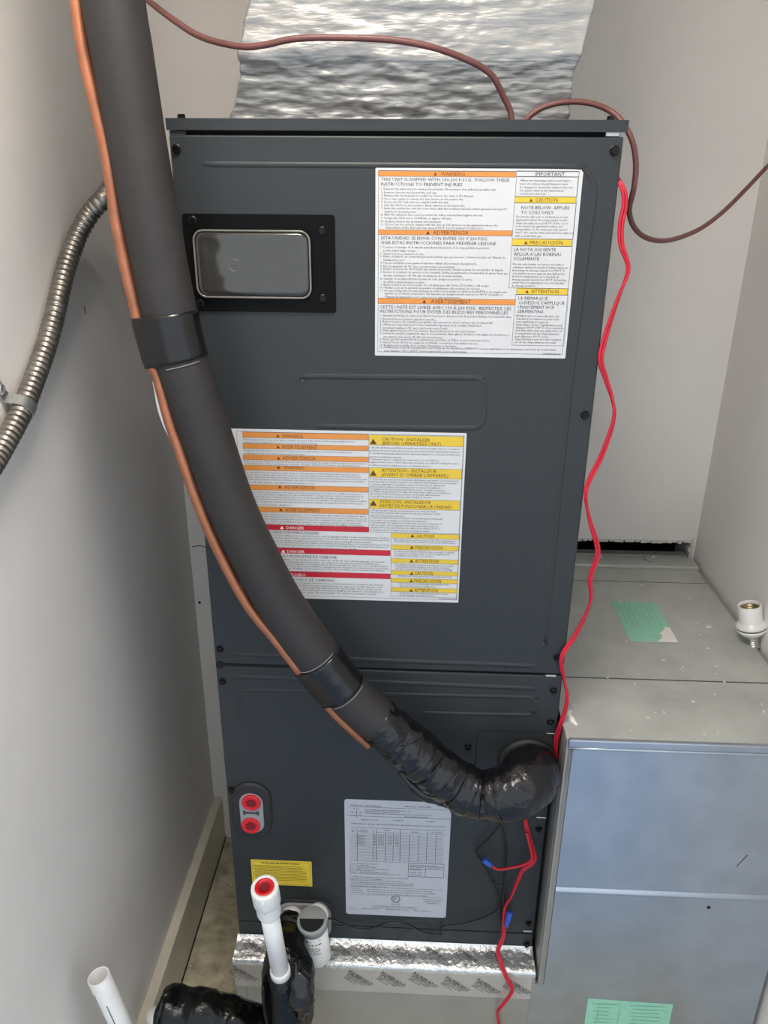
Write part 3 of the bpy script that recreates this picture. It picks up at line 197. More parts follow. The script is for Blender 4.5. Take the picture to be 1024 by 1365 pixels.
M = {
    'wall': mat('painted_drywall', (224, 219, 213), 0.75, var=0.03, scale=4, bump=0.06, bscale=220, spec=0.3),
    'floor': mat('concrete', (176, 164, 134), 0.8, var=0.35, scale=22, bump=0.3, bscale=60, rgb2=(214, 204, 176), specks=26),
    'hallfloor': mat('hall_floor_tint', (150, 168, 192), 0.45, var=0.06, scale=8),
    'trim': mat('trim_paint', (212, 204, 184), 0.55, var=0.08, scale=18),
    'ceiling': mat('ceiling_paint', (222, 219, 212), 0.85, var=0.03, scale=5),
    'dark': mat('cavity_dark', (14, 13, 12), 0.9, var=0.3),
    'paint': mat('cabinet_paint', (46, 49, 51), 0.44, spec=0.32, var=0.05, scale=9, bump=0.02, bscale=900, rvar=0.06),
    'blackmetal': mat('black_screw', (20, 20, 20), 0.32, metal=0.5, var=0.3, scale=200),
    'blackplastic': mat('black_plastic', (6, 6, 6), 0.5, var=0.2, scale=20, spec=0.12),
    'rubber': mat('rubber', (34, 35, 35), 0.6, var=0.15, scale=60),
    'foam': mat('pipe_foam', (39, 36, 35), 0.62, var=0.1, scale=40, bump=0.08, bscale=300),
    'tape': mat('vinyl_tape', (13, 12, 14), 0.26, var=0.25, scale=30, bump=0.18, bscale=45, stretch=(1, 1, 1.5)),
    'wrap': mat('wrapped_tape', (14, 13, 16), 0.22, var=0.35, scale=35, bump=0.55, bscale=70, rvar=0.08),
    'bag': mat('black_sheet_wrap', (8, 8, 8), 0.2, spec=0.32, var=0.3, scale=30, bump=0.7, bscale=70, rvar=0.08),
    'copper': mat('copper', (166, 108, 80), 0.4, metal=0.7, var=0.16, scale=40, rvar=0.08),
    'brown': mat('brown_cable', (100, 60, 56), 0.5, var=0.12, scale=60),
    'red': mat('red_wire', (186, 18, 42), 0.42, var=0.1, scale=80),
    'blue': mat('blue_crimp', (44, 84, 176), 0.4, var=0.08, scale=60),
    'blackwire': mat('black_wire', (13, 13, 15), 0.4, var=0.2, scale=60),
    'steel': mat('conduit_steel', (150, 144, 136), 0.34, metal=0.9, var=0.22, scale=50, rvar=0.08),
    'zinc': mat('zinc_strap', (188, 190, 184), 0.32, metal=0.85, var=0.1, scale=50),
    'galv': mat('galvanised_sheet', (176, 184, 194), 0.36, metal=0.9, var=0.07, scale=16, rvar=0.06, bump=0.015, bscale=30),
    'galvtop': mat('dusty_galvanised_sheet', (188, 190, 184), 0.5, metal=0.4, var=0.13, scale=11, rvar=0.08, specks=22),
    'galvbase': mat('dull_galvanised_sheet', (162, 160, 155), 0.45, metal=0.55, var=0.06, scale=14, rvar=0.06),
    'foil': mat('foil_tape', (224, 224, 221), 0.26, metal=0.75, var=0.08, scale=30, bump=0.8, bscale=120, rvar=0.08),
    'foilwrap': mat('foil_duct_wrap', (154, 153, 150), 0.42, metal=0.6, var=0.1, scale=24, bump=0.75, bscale=48, stretch=(0.4, 1, 2.0), rvar=0.08),
    'foilflat': mat('foil_tape_flat', (186, 181, 175), 0.45, metal=0.45, var=0.06, scale=30, bump=0.05, bscale=50),
    'pvc': mat('white_pvc', (226, 224, 220), 0.36, var=0.05, scale=30),
    'greyplastic': mat('grey_plastic', (140, 142, 142), 0.42, var=0.06, scale=30),
    'redplastic': mat('red_plug', (205, 22, 34), 0.35, var=0.12, scale=50),
    'darkred': mat('plug_recess', (110, 8, 14), 0.5, var=0.2, scale=50),
    'porcelain': mat('white_porcelain', (228, 226, 220), 0.28, var=0.03, scale=30),
    'brass': mat('socket_shell', (176, 160, 130), 0.35, metal=0.9, var=0.15, scale=60),
    'paper': mat('label_paper', (196, 196, 196), 0.45, var=0.02, scale=20),
    'greypaper': mat('grey_label_paper', (178, 180, 186), 0.38, var=0.02, scale=20),
    'orange': mat('orange_ink', (204, 130, 58), 0.5, var=0.04, scale=20),
    'yellow': mat('yellow_ink', (206, 176, 50), 0.5, var=0.04, scale=20),
    'redink': mat('red_ink', (176, 22, 40), 0.5, var=0.04, scale=20),
    'ink': mat('grey_ink', (66, 66, 68), 0.6, var=0.05),
    'brownink': mat('brown_ink', (92, 52, 22), 0.6, var=0.05),
    'oliveink': mat('olive_ink', (84, 72, 20), 0.6, var=0.05),
    'whiteink': mat('white_ink', (235, 225, 222), 0.5, var=0.02),
    'yellowpaper': mat('yellow_sticker', (214, 188, 60), 0.45, var=0.05, scale=40),
    'green': mat('green_sticker', (146, 204, 176), 0.5, var=0.05, scale=60),
    'greenink': mat('green_ink', (104, 164, 138), 0.5, var=0.05),
    'blister': mat('smoked_window', (52, 50, 46), 0.12, var=0.25, scale=9, coat=0.6),
    'rim': mat('window_rim', (110, 106, 100), 0.2, var=0.1, scale=30, coat=0.5),
    'plaster': mat('plaster_chip', (205, 202, 194), 0.85, var=0.1, scale=80),
}

def obj(name, bm_or_mesh, m, parent=None, smooth=False):
    if isinstance(bm_or_mesh, bmesh.types.BMesh):
        me = bpy.data.meshes.new(name)
        bm_or_mesh.normal_update()
        bm_or_mesh.to_mesh(me)
        bm_or_mesh.free()
    else:
        me = bm_or_mesh
    if m is not None and not me.materials:
        me.materials.append(M[m])
    if smooth:
        me.polygons.foreach_set('use_smooth', [True] * len(me.polygons))
    o = bpy.data.objects.new(name, me)
    COL.objects.link(o)
    if parent is not None:
        o.parent = parent
        o.matrix_parent_inverse = Matrix.Translation(-parent.location) if parent.type == 'EMPTY' else Matrix.Identity(4)
    return o

def tag(o, label, cat=None, group=None):
    o['label'] = label
    if cat:
        o['category'] = cat
    if group:
        o['group'] = group
    return o

def thing(name, label, cat, loc, group=None):
    o = bpy.data.objects.new(name, None)
    o.empty_display_size = 0.05
    COL.objects.link(o)
    o.location = loc
    return tag(o, label, cat, group)

def struct(name, bm, m, label):
    o = obj(name, bm, m)
    o['kind'] = 'structure'
    o['label'] = label
    return o

def box(x0, x1, y0, y1, z0, z1, bev=0.0, bm=None, seg=2):
    bm = bm or bmesh.new()
    vs_ = [bm.verts.new((x, y, z)) for x in (x0, x1) for y in (y0, y1) for z in (z0, z1)]
    fs = []
    for idx in ((0, 1, 3, 2), (4, 6, 7, 5), (0, 4, 5, 1), (2, 3, 7, 6), (0, 2, 6, 4), (1, 5, 7, 3)):
        fs.append(bm.faces.new([vs_[i] for i in idx]))
    if bev:
        es = list({e for f in fs for e in f.edges})
        bmesh.ops.bevel(bm, geom=es, offset=bev, segments=seg, affect='EDGES', profile=0.5)
    bmesh.ops.recalc_face_normals(bm, faces=bm.faces[:])
    return bm

def spline(pts, step=0.006):
    """Catmull-Rom resample of a polyline."""
    P = [Vector(p) for p in pts]
    P = [P[0] * 2 - P[1]] + P + [P[-1] * 2 - P[-2]]
    res = []
    for i in range(1, len(P) - 2):
        a, b, c, d = P[i - 1], P[i], P[i + 1], P[i + 2]
        n = max(2, int((c - b).length / step))
        for k in range(n):
            t = k / n
            res.append(0.5 * ((2 * b) + (c - a) * t + (2 * a - 5 * b + 4 * c - d) * t * t + (3 * b - a - 3 * c + d) * t ** 3))
    res.append(P[-2].copy())
    return res

def frames(path):
    out = []
    t0 = (path[1] - path[0]).normalized()
    ref = Vector((0, -1, 0)) if abs(t0.y) < 0.9 else Vector((1, 0, 0))
    n = (ref - t0 * ref.dot(t0)).normalized()
    for i, p in enumerate(path):
        a = path[max(0, i - 1)]
        b = path[min(len(path) - 1, i + 1)]
        t = (b - a).normalized()
        n = (n - t * n.dot(t)).normalized()
        out.append((p, t, n, t.cross(n)))
    return out

def skin(bm, rings, cap=True, closed=True):
    vv = [[bm.verts.new(p) for p in r] for r in rings]
    k = len(rings[0])
    for i in range(len(vv) - 1):
        for j in range(k if closed else k - 1):
            j2 = (j + 1) % k
            bm.faces.new((vv[i][j], vv[i][j2], vv[i + 1][j2], vv[i + 1][j]))
    if cap and closed:
        for rg in (vv[0], vv[-1]):
            c = Vector((0, 0, 0))
            for v in rg:
                c += v.co
            cv = bm.verts.new(c / k)
            for j in range(k):
                bm.faces.new((rg[j], rg[(j + 1) % k], cv))
    bmesh.ops.recalc_face_normals(bm, faces=bm.faces[:])
    return bm

def tube(pts, rad, seg=12, step=0.006, wob=0.0, wfreq=30.0, bm=None, raw=False, cap=True):
    """rad: number or function of (0..1, arclength)."""
    bm = bm or bmesh.new()
    path = [Vector(p) for p in pts] if raw else spline(pts, step)
    fr = frames(path)
    tot = sum((path[i + 1] - path[i]).length for i in range(len(path) - 1))
    rings, s = [], 0.0
    for i, (p, t, n, b) in enumerate(fr):
        if i:
            s += (p - path[i - 1]).length
        r0 = rad(s / tot, s) if callable(rad) else rad
        ring = []
        for j in range(seg):
            a = 2 * math.pi * j / seg
            d = n * math.cos(a) + b * math.sin(a)
            r = r0
            if wob:
                q = p + d * r0
                r += wob * (noise.noise(q * wfreq) + 0.6 * noise.noise(q * wfreq * 2.7 + Vector((3, 1, 7))))
            ring.append(p + d * r)
        rings.append(ring)
    return skin(bm, rings, cap)

def lathe(profile, origin, axis, seg=32, bm=None, cap=True):
    """profile: (radius, height) pairs along axis from origin."""
    bm = bm or bmesh.new()
    ax = Vector(axis).normalized()
    ref = Vector((1, 0, 0)) if abs(ax.x) < 0.9 else Vector((0, 1, 0))
    n = (ref - ax * ref.dot(ax)).normalized()
    b = ax.cross(n)
    o = Vector(origin)
    rings = []
    for r, h in profile:
        rings.append([o + ax * h + (n * math.cos(2 * math.pi * j / seg) + b * math.sin(2 * math.pi * j / seg)) * max(r, 1e-5) for j in range(seg)])
    return skin(bm, rings, cap)

def rrect(x0, z0, x1, z1, r, n=6):
    """rounded rectangle outline in x,z, counter-clockwise seen from the front."""
    pts = []
    for cx, cz, a0 in ((x1 - r, z0 + r, -90), (x1 - r, z1 - r, 0), (x0 + r, z1 - r, 90), (x0 + r, z0 + r, 180)):
        for k in range(n + 1):
            a = math.radians(a0 + 90 * k / n)
            pts.append((cx + r * math.cos(a), cz + r * math.sin(a)))
    return pts

def plate(outline, y0, y1, bm=None, chamfer=0.0):
    """extruded outline in x,z between y0 (front) and y1 (back)."""
    bm = bm or bmesh.new()
    cx = sum(p[0] for p in outline) / len(outline)
    cz = sum(p[1] for p in outline) / len(outline)
    rings = []
    if chamfer:
        def shr(p):
            d = Vector((p[0] - cx, p[1] - cz))
            l = d.length
            d = d * ((l - chamfer) / l)
            return (cx + d.x, y0, cz + d.y)
        rings.append([shr(p) for p in outline])
        rings.append([(p[0], y0 + chamfer, p[1]) for p in outline])
    else:
        rings.append([(p[0], y0, p[1]) for p in outline])
    rings.append([(p[0], y1, p[1]) for p in outline])
    return skin(bm, rings, True)

def bead(pts, w=0.0035, h=0.0014, y=0.0, bm=None, step=0.004):
    """pressed bead on the front plane following x,z points."""
    bm = bm or bmesh.new()
    path = spline([(p[0], y, p[1]) for p in pts], step)
    fr = frames(path)
    rings = []
    for i, (p, t, n, b) in enumerate(fr):
        side = t.cross(Vector((0, -1, 0))).normalized()
        e = min(1.0, i / 3.0, (len(fr) - 1 - i) / 3.0)
        rings.append([p + side * (w * u) + Vector((0, -1, 0)) * (h * e * v) for u, v in ((-1, -0.05), (-0.55, 0.75), (0, 1), (0.55, 0.75), (1, -0.05))])
    return skin(bm, rings, cap=False, closed=False)

def rect_at(bm, x0, z0, x1, z1, y):
    v = [bm.verts.new(p) for p in ((x0, y, z0), (x1, y, z0), (x1, y, z1), (x0, y, z1))]
    bm.faces.new(v)

def frame_rect(bm, x0, z0, x1, z1, y, w=0.0006):
    rect_at(bm, x0, z0, x1, z0 + w, y)
    rect_at(bm, x0, z1 - w, x1, z1, y)
    rect_at(bm, x0, z0 + w, x0 + w, z1 - w, y)
    rect_at(bm, x1 - w, z0 + w, x1, z1 - w, y)

def tri_at(bm, x, z, h, y):
    bm.faces.new([bm.verts.new(p) for p in ((x - h * 0.58, y, z), (x + h * 0.58, y, z), (x, y, z + h))])

# ---- lettering: every string is set once, turned into flat mesh and joined per ink
FONT_JOBS = []
def set_text(string, place, bold=0.0):
    """place(x, y, w, cap) gets the mesh vertex list later"""
    FONT_JOBS.append((string, place, bold))

def flush_text():
    objs = []
    for s, _, bold in FONT_JOBS + [('H', None, 0.0)]:
        cu = bpy.data.curves.new('lettering', 'FONT')
        cu.body = s
        cu.size = 1.0
        cu.resolution_u = 1
        cu.offset = bold
        o = bpy.data.objects.new('lettering', cu)
        COL.objects.link(o)
        objs.append(o)
    bpy.context.view_layer.update()
    dg = bpy.context.evaluated_depsgraph_get()
    data = []
    for o in objs:
        me = o.evaluated_get(dg).to_mesh()
        data.append(([tuple(v.co) for v in me.vertices], [tuple(p.vertices) for p in me.polygons]))
        o.evaluated_get(dg).to_mesh_clear()
    caph = max(v[1] for v in data[-1][0])
    for (s, place, _b), (vs_, fs) in zip(FONT_JOBS, data):
        if vs_:
            place(vs_, fs, caph)
    for o in objs:
        cu = o.data
        bpy.data.objects.remove(o, do_unlink=True)
        bpy.data.curves.remove(cu)
    FONT_JOBS.clear()

class Ink:
    """collects flat lettering as one mesh"""
    def __init__(self):
        self.v, self.f = [], []
    def add(self, vs_, fs):
        k = len(self.v)
        self.v += vs_
        self.f += [tuple(i + k for i in f) for f in fs]
    def line(self, s, x, z, cap, width, to3d, bold=0.0):
        def place(vs_, fs, caph):
            x0 = min(v[0] for v in vs_)
            x1 = max(v[0] for v in vs_)
            sz = cap / caph
            sx = width / (x1 - x0) if width else sz
            self.add([to3d(x + (v[0] - x0) * sx, z + v[1] * sz) for v in vs_], fs)
        set_text(s, place, bold)
    def build(self, name, m, parent):
        me = bpy.data.meshes.new(name)
        me.from_pydata(self.v, [], self.f)
        return obj(name, me, m, parent)

def words(bm, x0, x1, z, h, y, rnd, to3d=None):
    """broken strokes for print too fine to read"""
    x = x0
    while x < x1:
        w = min(rnd.uniform(1.2, 4.5) * h, x1 - x)
        c = [(x, z), (x + w, z), (x + w, z + h), (x, z + h)]
        bm.faces.new([bm.verts.new(to3d(*p) if to3d else (p[0], y, p[1])) for p in c])
        x += w + h * 0.6

# ================================================================ the room
XL, XR, YB, ZF, ZC, YF = -0.484, 0.672, 0.607, -0.385, 2.05, -0.62
struct('floor', box(XL - 0.1, XR + 0.1, YF + 0.16, YB + 0.1, ZF - 0.06, ZF), 'floor', 'stained tan concrete floor of the closet')
struct('floor_hall', box(XL - 1.5, XR + 1.5, YF - 2.2, YF + 0.16, ZF - 0.06, ZF), 'hallfloor', 'unseen floor in front of the closet, tinted pale blue grey for the duct reflection')  # out of view; blue tint added to colour the reflection in the duct front
struct('wall_front', box(XL - 0.1, XR + 0.1, YF - 0.1, YF, 1.66, ZC), 'wall', 'strip of wall above the closet doorway')
struct('ceiling', box(XL - 0.1, XR + 0.1, YF, YB + 0.1, ZC, ZC + 0.06), 'ceiling', 'plain painted ceiling above the closet')
struct('wall_left', box(XL - 0.08, XL, YF, YB + 0.1, ZF, ZC), 'wall', 'light grey painted wall on the left')
struct('wall_right', box(XR, XR + 0.08, YF, YB + 0.1, ZF, ZC), 'wall', 'light grey painted wall on the right')
OPX, OPZ = 0.30, 0.541
bm = box(XL, OPX, YB, YB + 0.1, ZF, ZC)
box(OPX, XR - 0.008, YB, YB + 0.1, OPZ, ZC, bm=bm)
box(XR - 0.008, XR, YB, YB + 0.1, ZF, ZC, bm=bm)
wb = struct('wall_back', bm, 'wall', 'light grey painted wall behind the air handler')
obj('opening_recess', box(OPX - 0.03, XR + 0.09, YB + 0.4, YB + 0.44, ZF, OPZ + 0.05), 'dark', wb)  # near-black panels: the shade inside the wall opening is put into their colour
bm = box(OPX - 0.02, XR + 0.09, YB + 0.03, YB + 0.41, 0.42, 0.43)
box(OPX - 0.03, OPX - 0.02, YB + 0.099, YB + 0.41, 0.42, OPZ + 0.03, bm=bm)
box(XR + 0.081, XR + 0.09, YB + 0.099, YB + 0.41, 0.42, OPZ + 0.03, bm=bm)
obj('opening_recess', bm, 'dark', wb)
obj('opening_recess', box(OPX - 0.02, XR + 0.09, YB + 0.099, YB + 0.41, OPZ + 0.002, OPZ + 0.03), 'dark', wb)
rnd = random.Random(4)
bm = bmesh.new()
for k in range(26):
    x = OPX + 0.06 + k * 0.0118
    s = rnd.uniform(0.0025, 0.006)
    box(x, x + rnd.uniform(0.008, 0.014), YB - 0.0015, YB + 0.02, OPZ - s, OPZ + 0.002, bm=bm)
for k in range(6):
    z = 0.50 + k * 0.008
    box(XR - 0.008 - rnd.uniform(0.002, 0.007), XR - 0.006, YB - 0.002, YB + 0.02, z, z + 0.009, bm=bm)
tag(obj('torn_drywall_edge', bm, 'plaster', wb), 'ragged chalky edge of the duct opening')
bm = box(XL, XL + 0.0225, YF, YB, ZF, -0.243, bev=0.002)
struct('baseboard_left', bm, 'trim', 'beige baseboard along the left wall')
bm = box(XL + 0.0226, XL + 0.0240, YF, YB, ZF, ZF + 0.006)
obj('baseboard_gap', bm, 'dark', bpy.data.objects['baseboard_left'])
# scuffs and nail holes on the walls
wl = bpy.data.objects['wall_left']
hole = WALL_HOLES[0]
obj('scratch', box(XL - 0.001, XL + 0.0004, hole[1] - 0.001, hole[1] + 0.001, hole[2] - 0.006, hole[2] + 0.006), 'dark', wl)
for (dy, dz, l) in ((-0.060, -0.038, 0.016), (-0.053, -0.044, 0.014), (-0.098, -0.075, 0.006), (-0.105, -0.085, 0.006), (-0.112, -0.093, 0.005)):
    y, z = 0.07 + dy, 1.09 + dz
    obj('scratch', tube([(XL, y, z), (XL, y + 0.003, z - l)], 0.0006, 6), 'ink', wl)
h2 = WALL_HOLES[1]
obj('nail_hole', lathe([(0.0035, 0), (0.0035, 0.001)], (h2[0] + 0.004, YB - 0.0008, h2[2]), (0, 1, 0), 12), 'dark', wb)

# ================================================================ air handler cabinet
HW, HT = 0.2665, 1.3369
ah = thing('air_handler', 'tall dark grey air handler cabinet covered in warning labels', 'air handler', (0, 0.26, 0))
ZS = 0.5825           # seam between the two doors
ZB = 0.0345           # seam above the bottom rail
PT = 1.3196           # top of the upper door
obj('cabinet_body', box(-HW + 0.002, HW - 0.002, 0.014, 0.53, 0.0, HT - 0.004, bev=0.002), 'paint', ah)
obj('upper_panel', box(-HW, HW, 0.0, 0.03, ZS + 0.0018, PT, bev=0.0022), 'paint', ah)
obj('lower_panel', box(-HW, HW, 0.0, 0.03, ZB + 0.0012, ZS - 0.0018, bev=0.0022), 'paint', ah)
obj('bottom_rail', box(-HW, HW, 0.0, 0.03, 0.0, ZB - 0.0012, bev=0.002), 'paint', ah)
bm = box(-HW - 0.0015, HW + 0.003, -0.003, 0.53, HT - 0.0025, HT)
box(-HW - 0.0015, HW + 0.003, -0.003, 0.0, HT - 0.0125, HT - 0.0024, bm=bm)
obj('top_cap', bm, 'paint', ah)
obj('shadow_gap', box(-HW + 0.006, HW - 0.022, 0.0125, 0.016, PT - 0.006, HT - 0.006), 'dark', ah)
obj('corner_tab', box(-HW + 0.001, -HW + 0.020, 0.0, 0.012, PT - 0.002, HT - 0.0125, bev=0.001), 'paint', ah)
tag(obj('corner_tab', box(HW - 0.0205, HW - 0.0055, 0.001, 0.006, PT + 0.0008, HT - 0.0122, bev=0.0006), 'pvc', ah), 'bare bright metal corner tab')
# pressed beads
obj('pressed_bead', bead(RIDGE_TOP, 0.0034, 0.0013), 'paint', ah, True)
obj('pressed_bead', bead(RIDGE_MID, 0.0038, 0.0012), 'paint', ah, True)
for p in RIDGE_LOWUP:
    obj('pressed_bead', bead(p, 0.004, 0.0015), 'paint', ah, True)
obj('pressed_bead', bead(RIDGE_LOW, 0.0034, 0.0013), 'paint', ah, True)
obj('pressed_bead', bead([GLINT[0], ((GLINT[0][0] + GLINT[1][0]) / 2, GLINT[0][1] + 0.001), GLINT[1]], 0.002, 0.0016), 'paint', ah, True)
# dark notch at the left end of the seam
obj('seam_notch', plate(rrect(-HW + 0.0005, ZS - 0.006, -HW + 0.013, ZS + 0.007, 0.0055), -0.0006, 0.004), 'dark', ah)
bm = box(-HW + 0.010, -0.12, -0.0004, 0.004, ZS - 0.0022, ZS + 0.0022)
obj('seam_notch', bm, 'dark', ah)
# slots with pale insulation showing
for i, (x, z) in enumerate(SLOTS):
    o = obj('slot_tab', box(x - 0.0085, x + 0.0075, -0.0006, 0.002, z - 0.0017, z + 0.0017, bev=0.0008), ('trim', 'trim', 'zinc', 'zinc')[i], ah)
# inlet plate
ip = (0.1435, 0.3055, 0.2655, 0.4742)
obj('inlet_plate', plate(rrect(*ip, 0.002), -0.0012, 0.004), 'paint', ah)
bm = bmesh.new()
rect_at(bm, ip[0] - 0.001, ip[1] - 0.0016, ip[2], ip[1], -0.0004)
rect_at(bm, ip[0] - 0.001, ip[3], ip[2], ip[3] + 0.0014, -0.0004)
rect_at(bm, ip[0] - 0.0014, ip[1], ip[0], ip[3], -0.0004)
obj('plate_joint', bm, 'dark', ah)

# screws: one mesh shared
def screw_mesh(r=0.0048):
    bm = bmesh.new()
    lathe([(r * 1.25, 0.0), (r * 1.25, 0.001), (r * 1.05, 0.0016)], (0, 0, 0), (0, -1, 0), 16, bm)
    lathe([(r, 0.0012), (r, 0.0045), (r * 0.85, 0.0052), (r * 0.45, 0.0050), (r * 0.4, 0.004)], (0, 0, 0), (0, -1, 0), 6, bm)
    box(-r * 0.85, r * 0.85, -0.0056, -0.0050, -r * 0.09, r * 0.09, bm=bm)
    me = bpy.data.meshes.new('screw')
    bm.to_mesh(me)
    bm.free()
    return me
SM = screw_mesh()
rnd = random.Random(2)
def screw(x, z, parent, y=0.0, k=1.0):
    o = obj('screw', SM, 'blackmetal', parent)
    o.location = (x, y, z)
    o.rotation_euler = (0, rnd.uniform(0, 3), 0)
    o.scale = (k, k, k)
    return o
for x, z in SCREWS:
    screw(x, z, ah)
# two little screws standing on the top cap
for x in (-0.253, 0.252):
    o = screw(x, HT, ah, 0.012)
    o.rotation_euler = (-math.pi / 2, 0, 0)

# black access plate with a smoked window
ap = obj('access_plate', plate(rrect(-0.2585, 1.1165, -0.0710, 1.2327, 0.004), -0.003, 0.0, chamfer=0.0008), 'blackplastic', ah)
tag(ap, 'black access plate with a smoked window')
for x, z in PLATE_SCREWS:
    screw(x, z, ap, -0.003, 0.85)
bx0, bz0, bx1, bz1 = -0.2437, 1.1358, -0.1025, 1.2128
bm = bmesh.new()
rings = []
for ins, y in ((0.0, -0.003), (0.0005, -0.0075), (0.003, -0.0095), (0.008, -0.0098)):
    rings.append([(p[0], y, p[1]) for p in rrect(bx0 + ins, bz0 + ins, bx1 - ins, bz1 - ins, 0.012 - ins * 0.6)])
for ins, y in ((0.012, -0.0092), (0.02, -0.0086)):
    rings.append([(p[0], y, p[1]) for p in rrect(bx0 + ins, bz0 + ins, bx1 - ins, bz1 - ins, 0.007)])
skin(bm, rings, True)
obj('window_blister', bm, 'blister', ap, True)
bm = bmesh.new()
out = rrect(bx0 - 0.001, bz0 - 0.001, bx1 + 0.001, bz1 + 0.001, 0.012)
tube([(p[0], -0.0078, p[1]) for p in out] + [(out[0][0], -0.0078, out[0][1])], 0.0013, 8, bm=bm, raw=True, cap=False)
obj('window_rim', bm, 'rim', ap, True)
bm = bmesh.new()
mx_, mz_ = BLISTER_MARK
ring = [(mx_ + 0.007 * math.cos(a * 0.3), -0.0091, mz_ + 0.007 * math.sin(a * 0.3)) for a in range(3, 21)]
tube(ring, 0.0004, 6, bm=bm, raw=True)
obj('window_mark', bm, 'rim', ap)

# oval refrigerant port: rubber ring, grey plate, two red plugs
gr = obj('port_gasket', plate(rrect(-0.2585, 0.2395, -0.1925, 0.3565, 0.0325), -0.006, 0.0, chamfer=0.003), 'rubber', ah)
tag(gr, 'oval black rubber gasket with two red plugs')
obj('port_plate', plate(rrect(-0.2455, 0.2528, -0.2055, 0.3372, 0.0199), -0.008, -0.002, chamfer=0.0012), 'greyplastic', gr)
for x, z in PLUGS:
    obj('red_plug', lathe([(0.0158, 0.0), (0.0158, 0.0032), (0.0145, 0.0042), (0.0095, 0.0040), (0.009, 0.003)], (x, -0.0078, z), (0, -1, 0), 24), 'redplastic', gr)
    star = []
    for k in range(16):
        a = 2 * math.pi * k / 16
        rr = 0.0092 if k % 2 else 0.0062
        star.append((x + rr * math.cos(a), z + rr * math.sin(a)))
    obj('plug_recess', plate(star, -0.0119, -0.0105), 'darkred', gr)
x, z = PORTSLOT
bm = box(x - 0.013, x + 0.013, -0.0084, -0.007, z - 0.0018, z + 0.0018)
box(x - 0.0135, x - 0.009, -0.0085, -0.007, z - 0.0042, z + 0.0042, bm=bm)
box(x + 0.009, x + 0.0135, -0.0085, -0.007, z - 0.0042, z + 0.0042, bm=bm)
obj('port_slot', bm, 'ink', gr)

# drain port plate at the bottom left
dp = obj('drain_gasket', plate(rrect(-0.200, 0.004, -0.090, 0.096, 0.030), -0.003, 0.0, chamfer=0.001), 'rubber', ah)
obj('drain_plate', plate(rrect(-0.192, 0.010, -0.0965, 0.0905, 0.024), -0.007, -0.002, chamfer=0.001), 'greyplastic', dp)
obj('drain_slot', box(-0.1475, -0.1375, -0.0078, -0.006, 0.058, 0.076, bev=0.001), 'dark', dp)

# ---------------------------------------------------------------- printed labels on the cabinet
def front(y):
    return lambda x, z: (x, y, z)

def warning_label(name, D, label):
    x0, z0, x1, z1 = D['paper']
    pa = obj(name, plate(rrect(x0, z0, x1, z1, 0.0012, 2), -0.0005, 0.0), 'paper', ah)
    tag(pa, label)
    for key, m in (('orange', 'orange'), ('yellow', 'yellow'), ('red', 'redink')):
        for r in D.get(key, []):
            bm = bmesh.new()
            rect_at(bm, *r, -0.0007)
            obj('header_band', bm, m, pa)
    bm = bmesh.new()
    frame_rect(bm, *D['frame'], -0.00065, 0.0004)
    for r in D['boxes']:
        frame_rect(bm, *r, -0.00066, 0.0004)
    for key in ('orange', 'yellow'):
        for r in D.get(key, []):
            frame_rect(bm, *r, -0.00075, 0.0003)
    obj('ruling', bm, 'ink', pa)['kind'] = 'stuff'
    for key, m in (('tri', 'brownink'), ('wtri', 'whiteink')):
        for t in D.get(key, []):
            bm = bmesh.new()
            tri_at(bm, *t, -0.0009)
            obj('hazard_triangle', bm, m, pa)
    inks = []
    for key, m, nm in (('text', 'ink', 'small_print'), ('band_text', 'brownink', 'header_lettering'), ('white_text', 'whiteink', 'header_lettering')):
        if key in D:
            ink = Ink()
            for s, x, z, cap, w in D[key]:
                if key != 'text':
                    ink = Ink()
                    inks.append((ink, m, nm))
                ink.line(s, x, z, cap, w, front(-0.0009), 0.0)
            if key == 'text':
                inks.append((ink, m, nm))
    flush_text()
    for ink, m, nm in inks:
        o = ink.build(nm, m, pa)
        if nm == 'small_print':
            o['kind'] = 'stuff'
    return pa

warning_label('warning_label', LABEL1, 'white warning label with three orange and three yellow headings')
warning_label('warning_label', LABEL2, 'white warning label with orange, red and yellow headings')

# rating plate: top right corner rounded off
pts = []
(ax0, az0), (ax1, az1), (cx1, cz1), (dx1, dz1) = LABEL3_OUT
X0, X1, Z0, Z1 = (ax0 + dx1) / 2, (ax1 + cx1) / 2, (cz1 + dz1) / 2, (az0 + az1) / 2 + 0.004
out = rrect(X0, Z0, X1, Z1, 0.005, 4)
out = [p for p in out if not (p[0] > X1 - 0.006 and p[1] > Z1 - 0.006)]
i = max(range(len(out)), key=lambda k: out[k][0] * 0.5 + out[k][1])
corner = [(X1, Z1 - 0.024), (X1 - 0.003, Z1 - 0.015), (X1 - 0.011, Z1 - 0.008), (X1 - 0.024, Z1 - 0.003), (X1 - 0.040, Z1)]
idx = next(k for k in range(len(out)) if out[k][1] > Z1 - 0.006)
out = out[:idx] + corner + out[idx:]
rp = tag(obj('rating_label', plate(out, -0.0005, 0.0), 'greypaper', ah), 'pale grey rating label with a ruled table')
bm = bmesh.new()
for r in LABEL3['rules']:
    rect_at(bm, *r, -0.0007)
obj('ruling', bm, 'ink', rp)['kind'] = 'stuff'
ink = Ink()
for s, x, z, cap, w in LABEL3['text']:
    ink.line(s, x, z, cap, w, front(-0.0008))
ex, ez = LABEL3['etl']
er = LABEL3['etl_r']
ink.line('ETL', ex - er * 0.6, ez - er * 0.38, er * 0.75, er * 1.2, front(-0.0008))
flush_text()
ink.build('small_print', 'ink', rp)['kind'] = 'stuff'
bm = bmesh.new()
n = 32
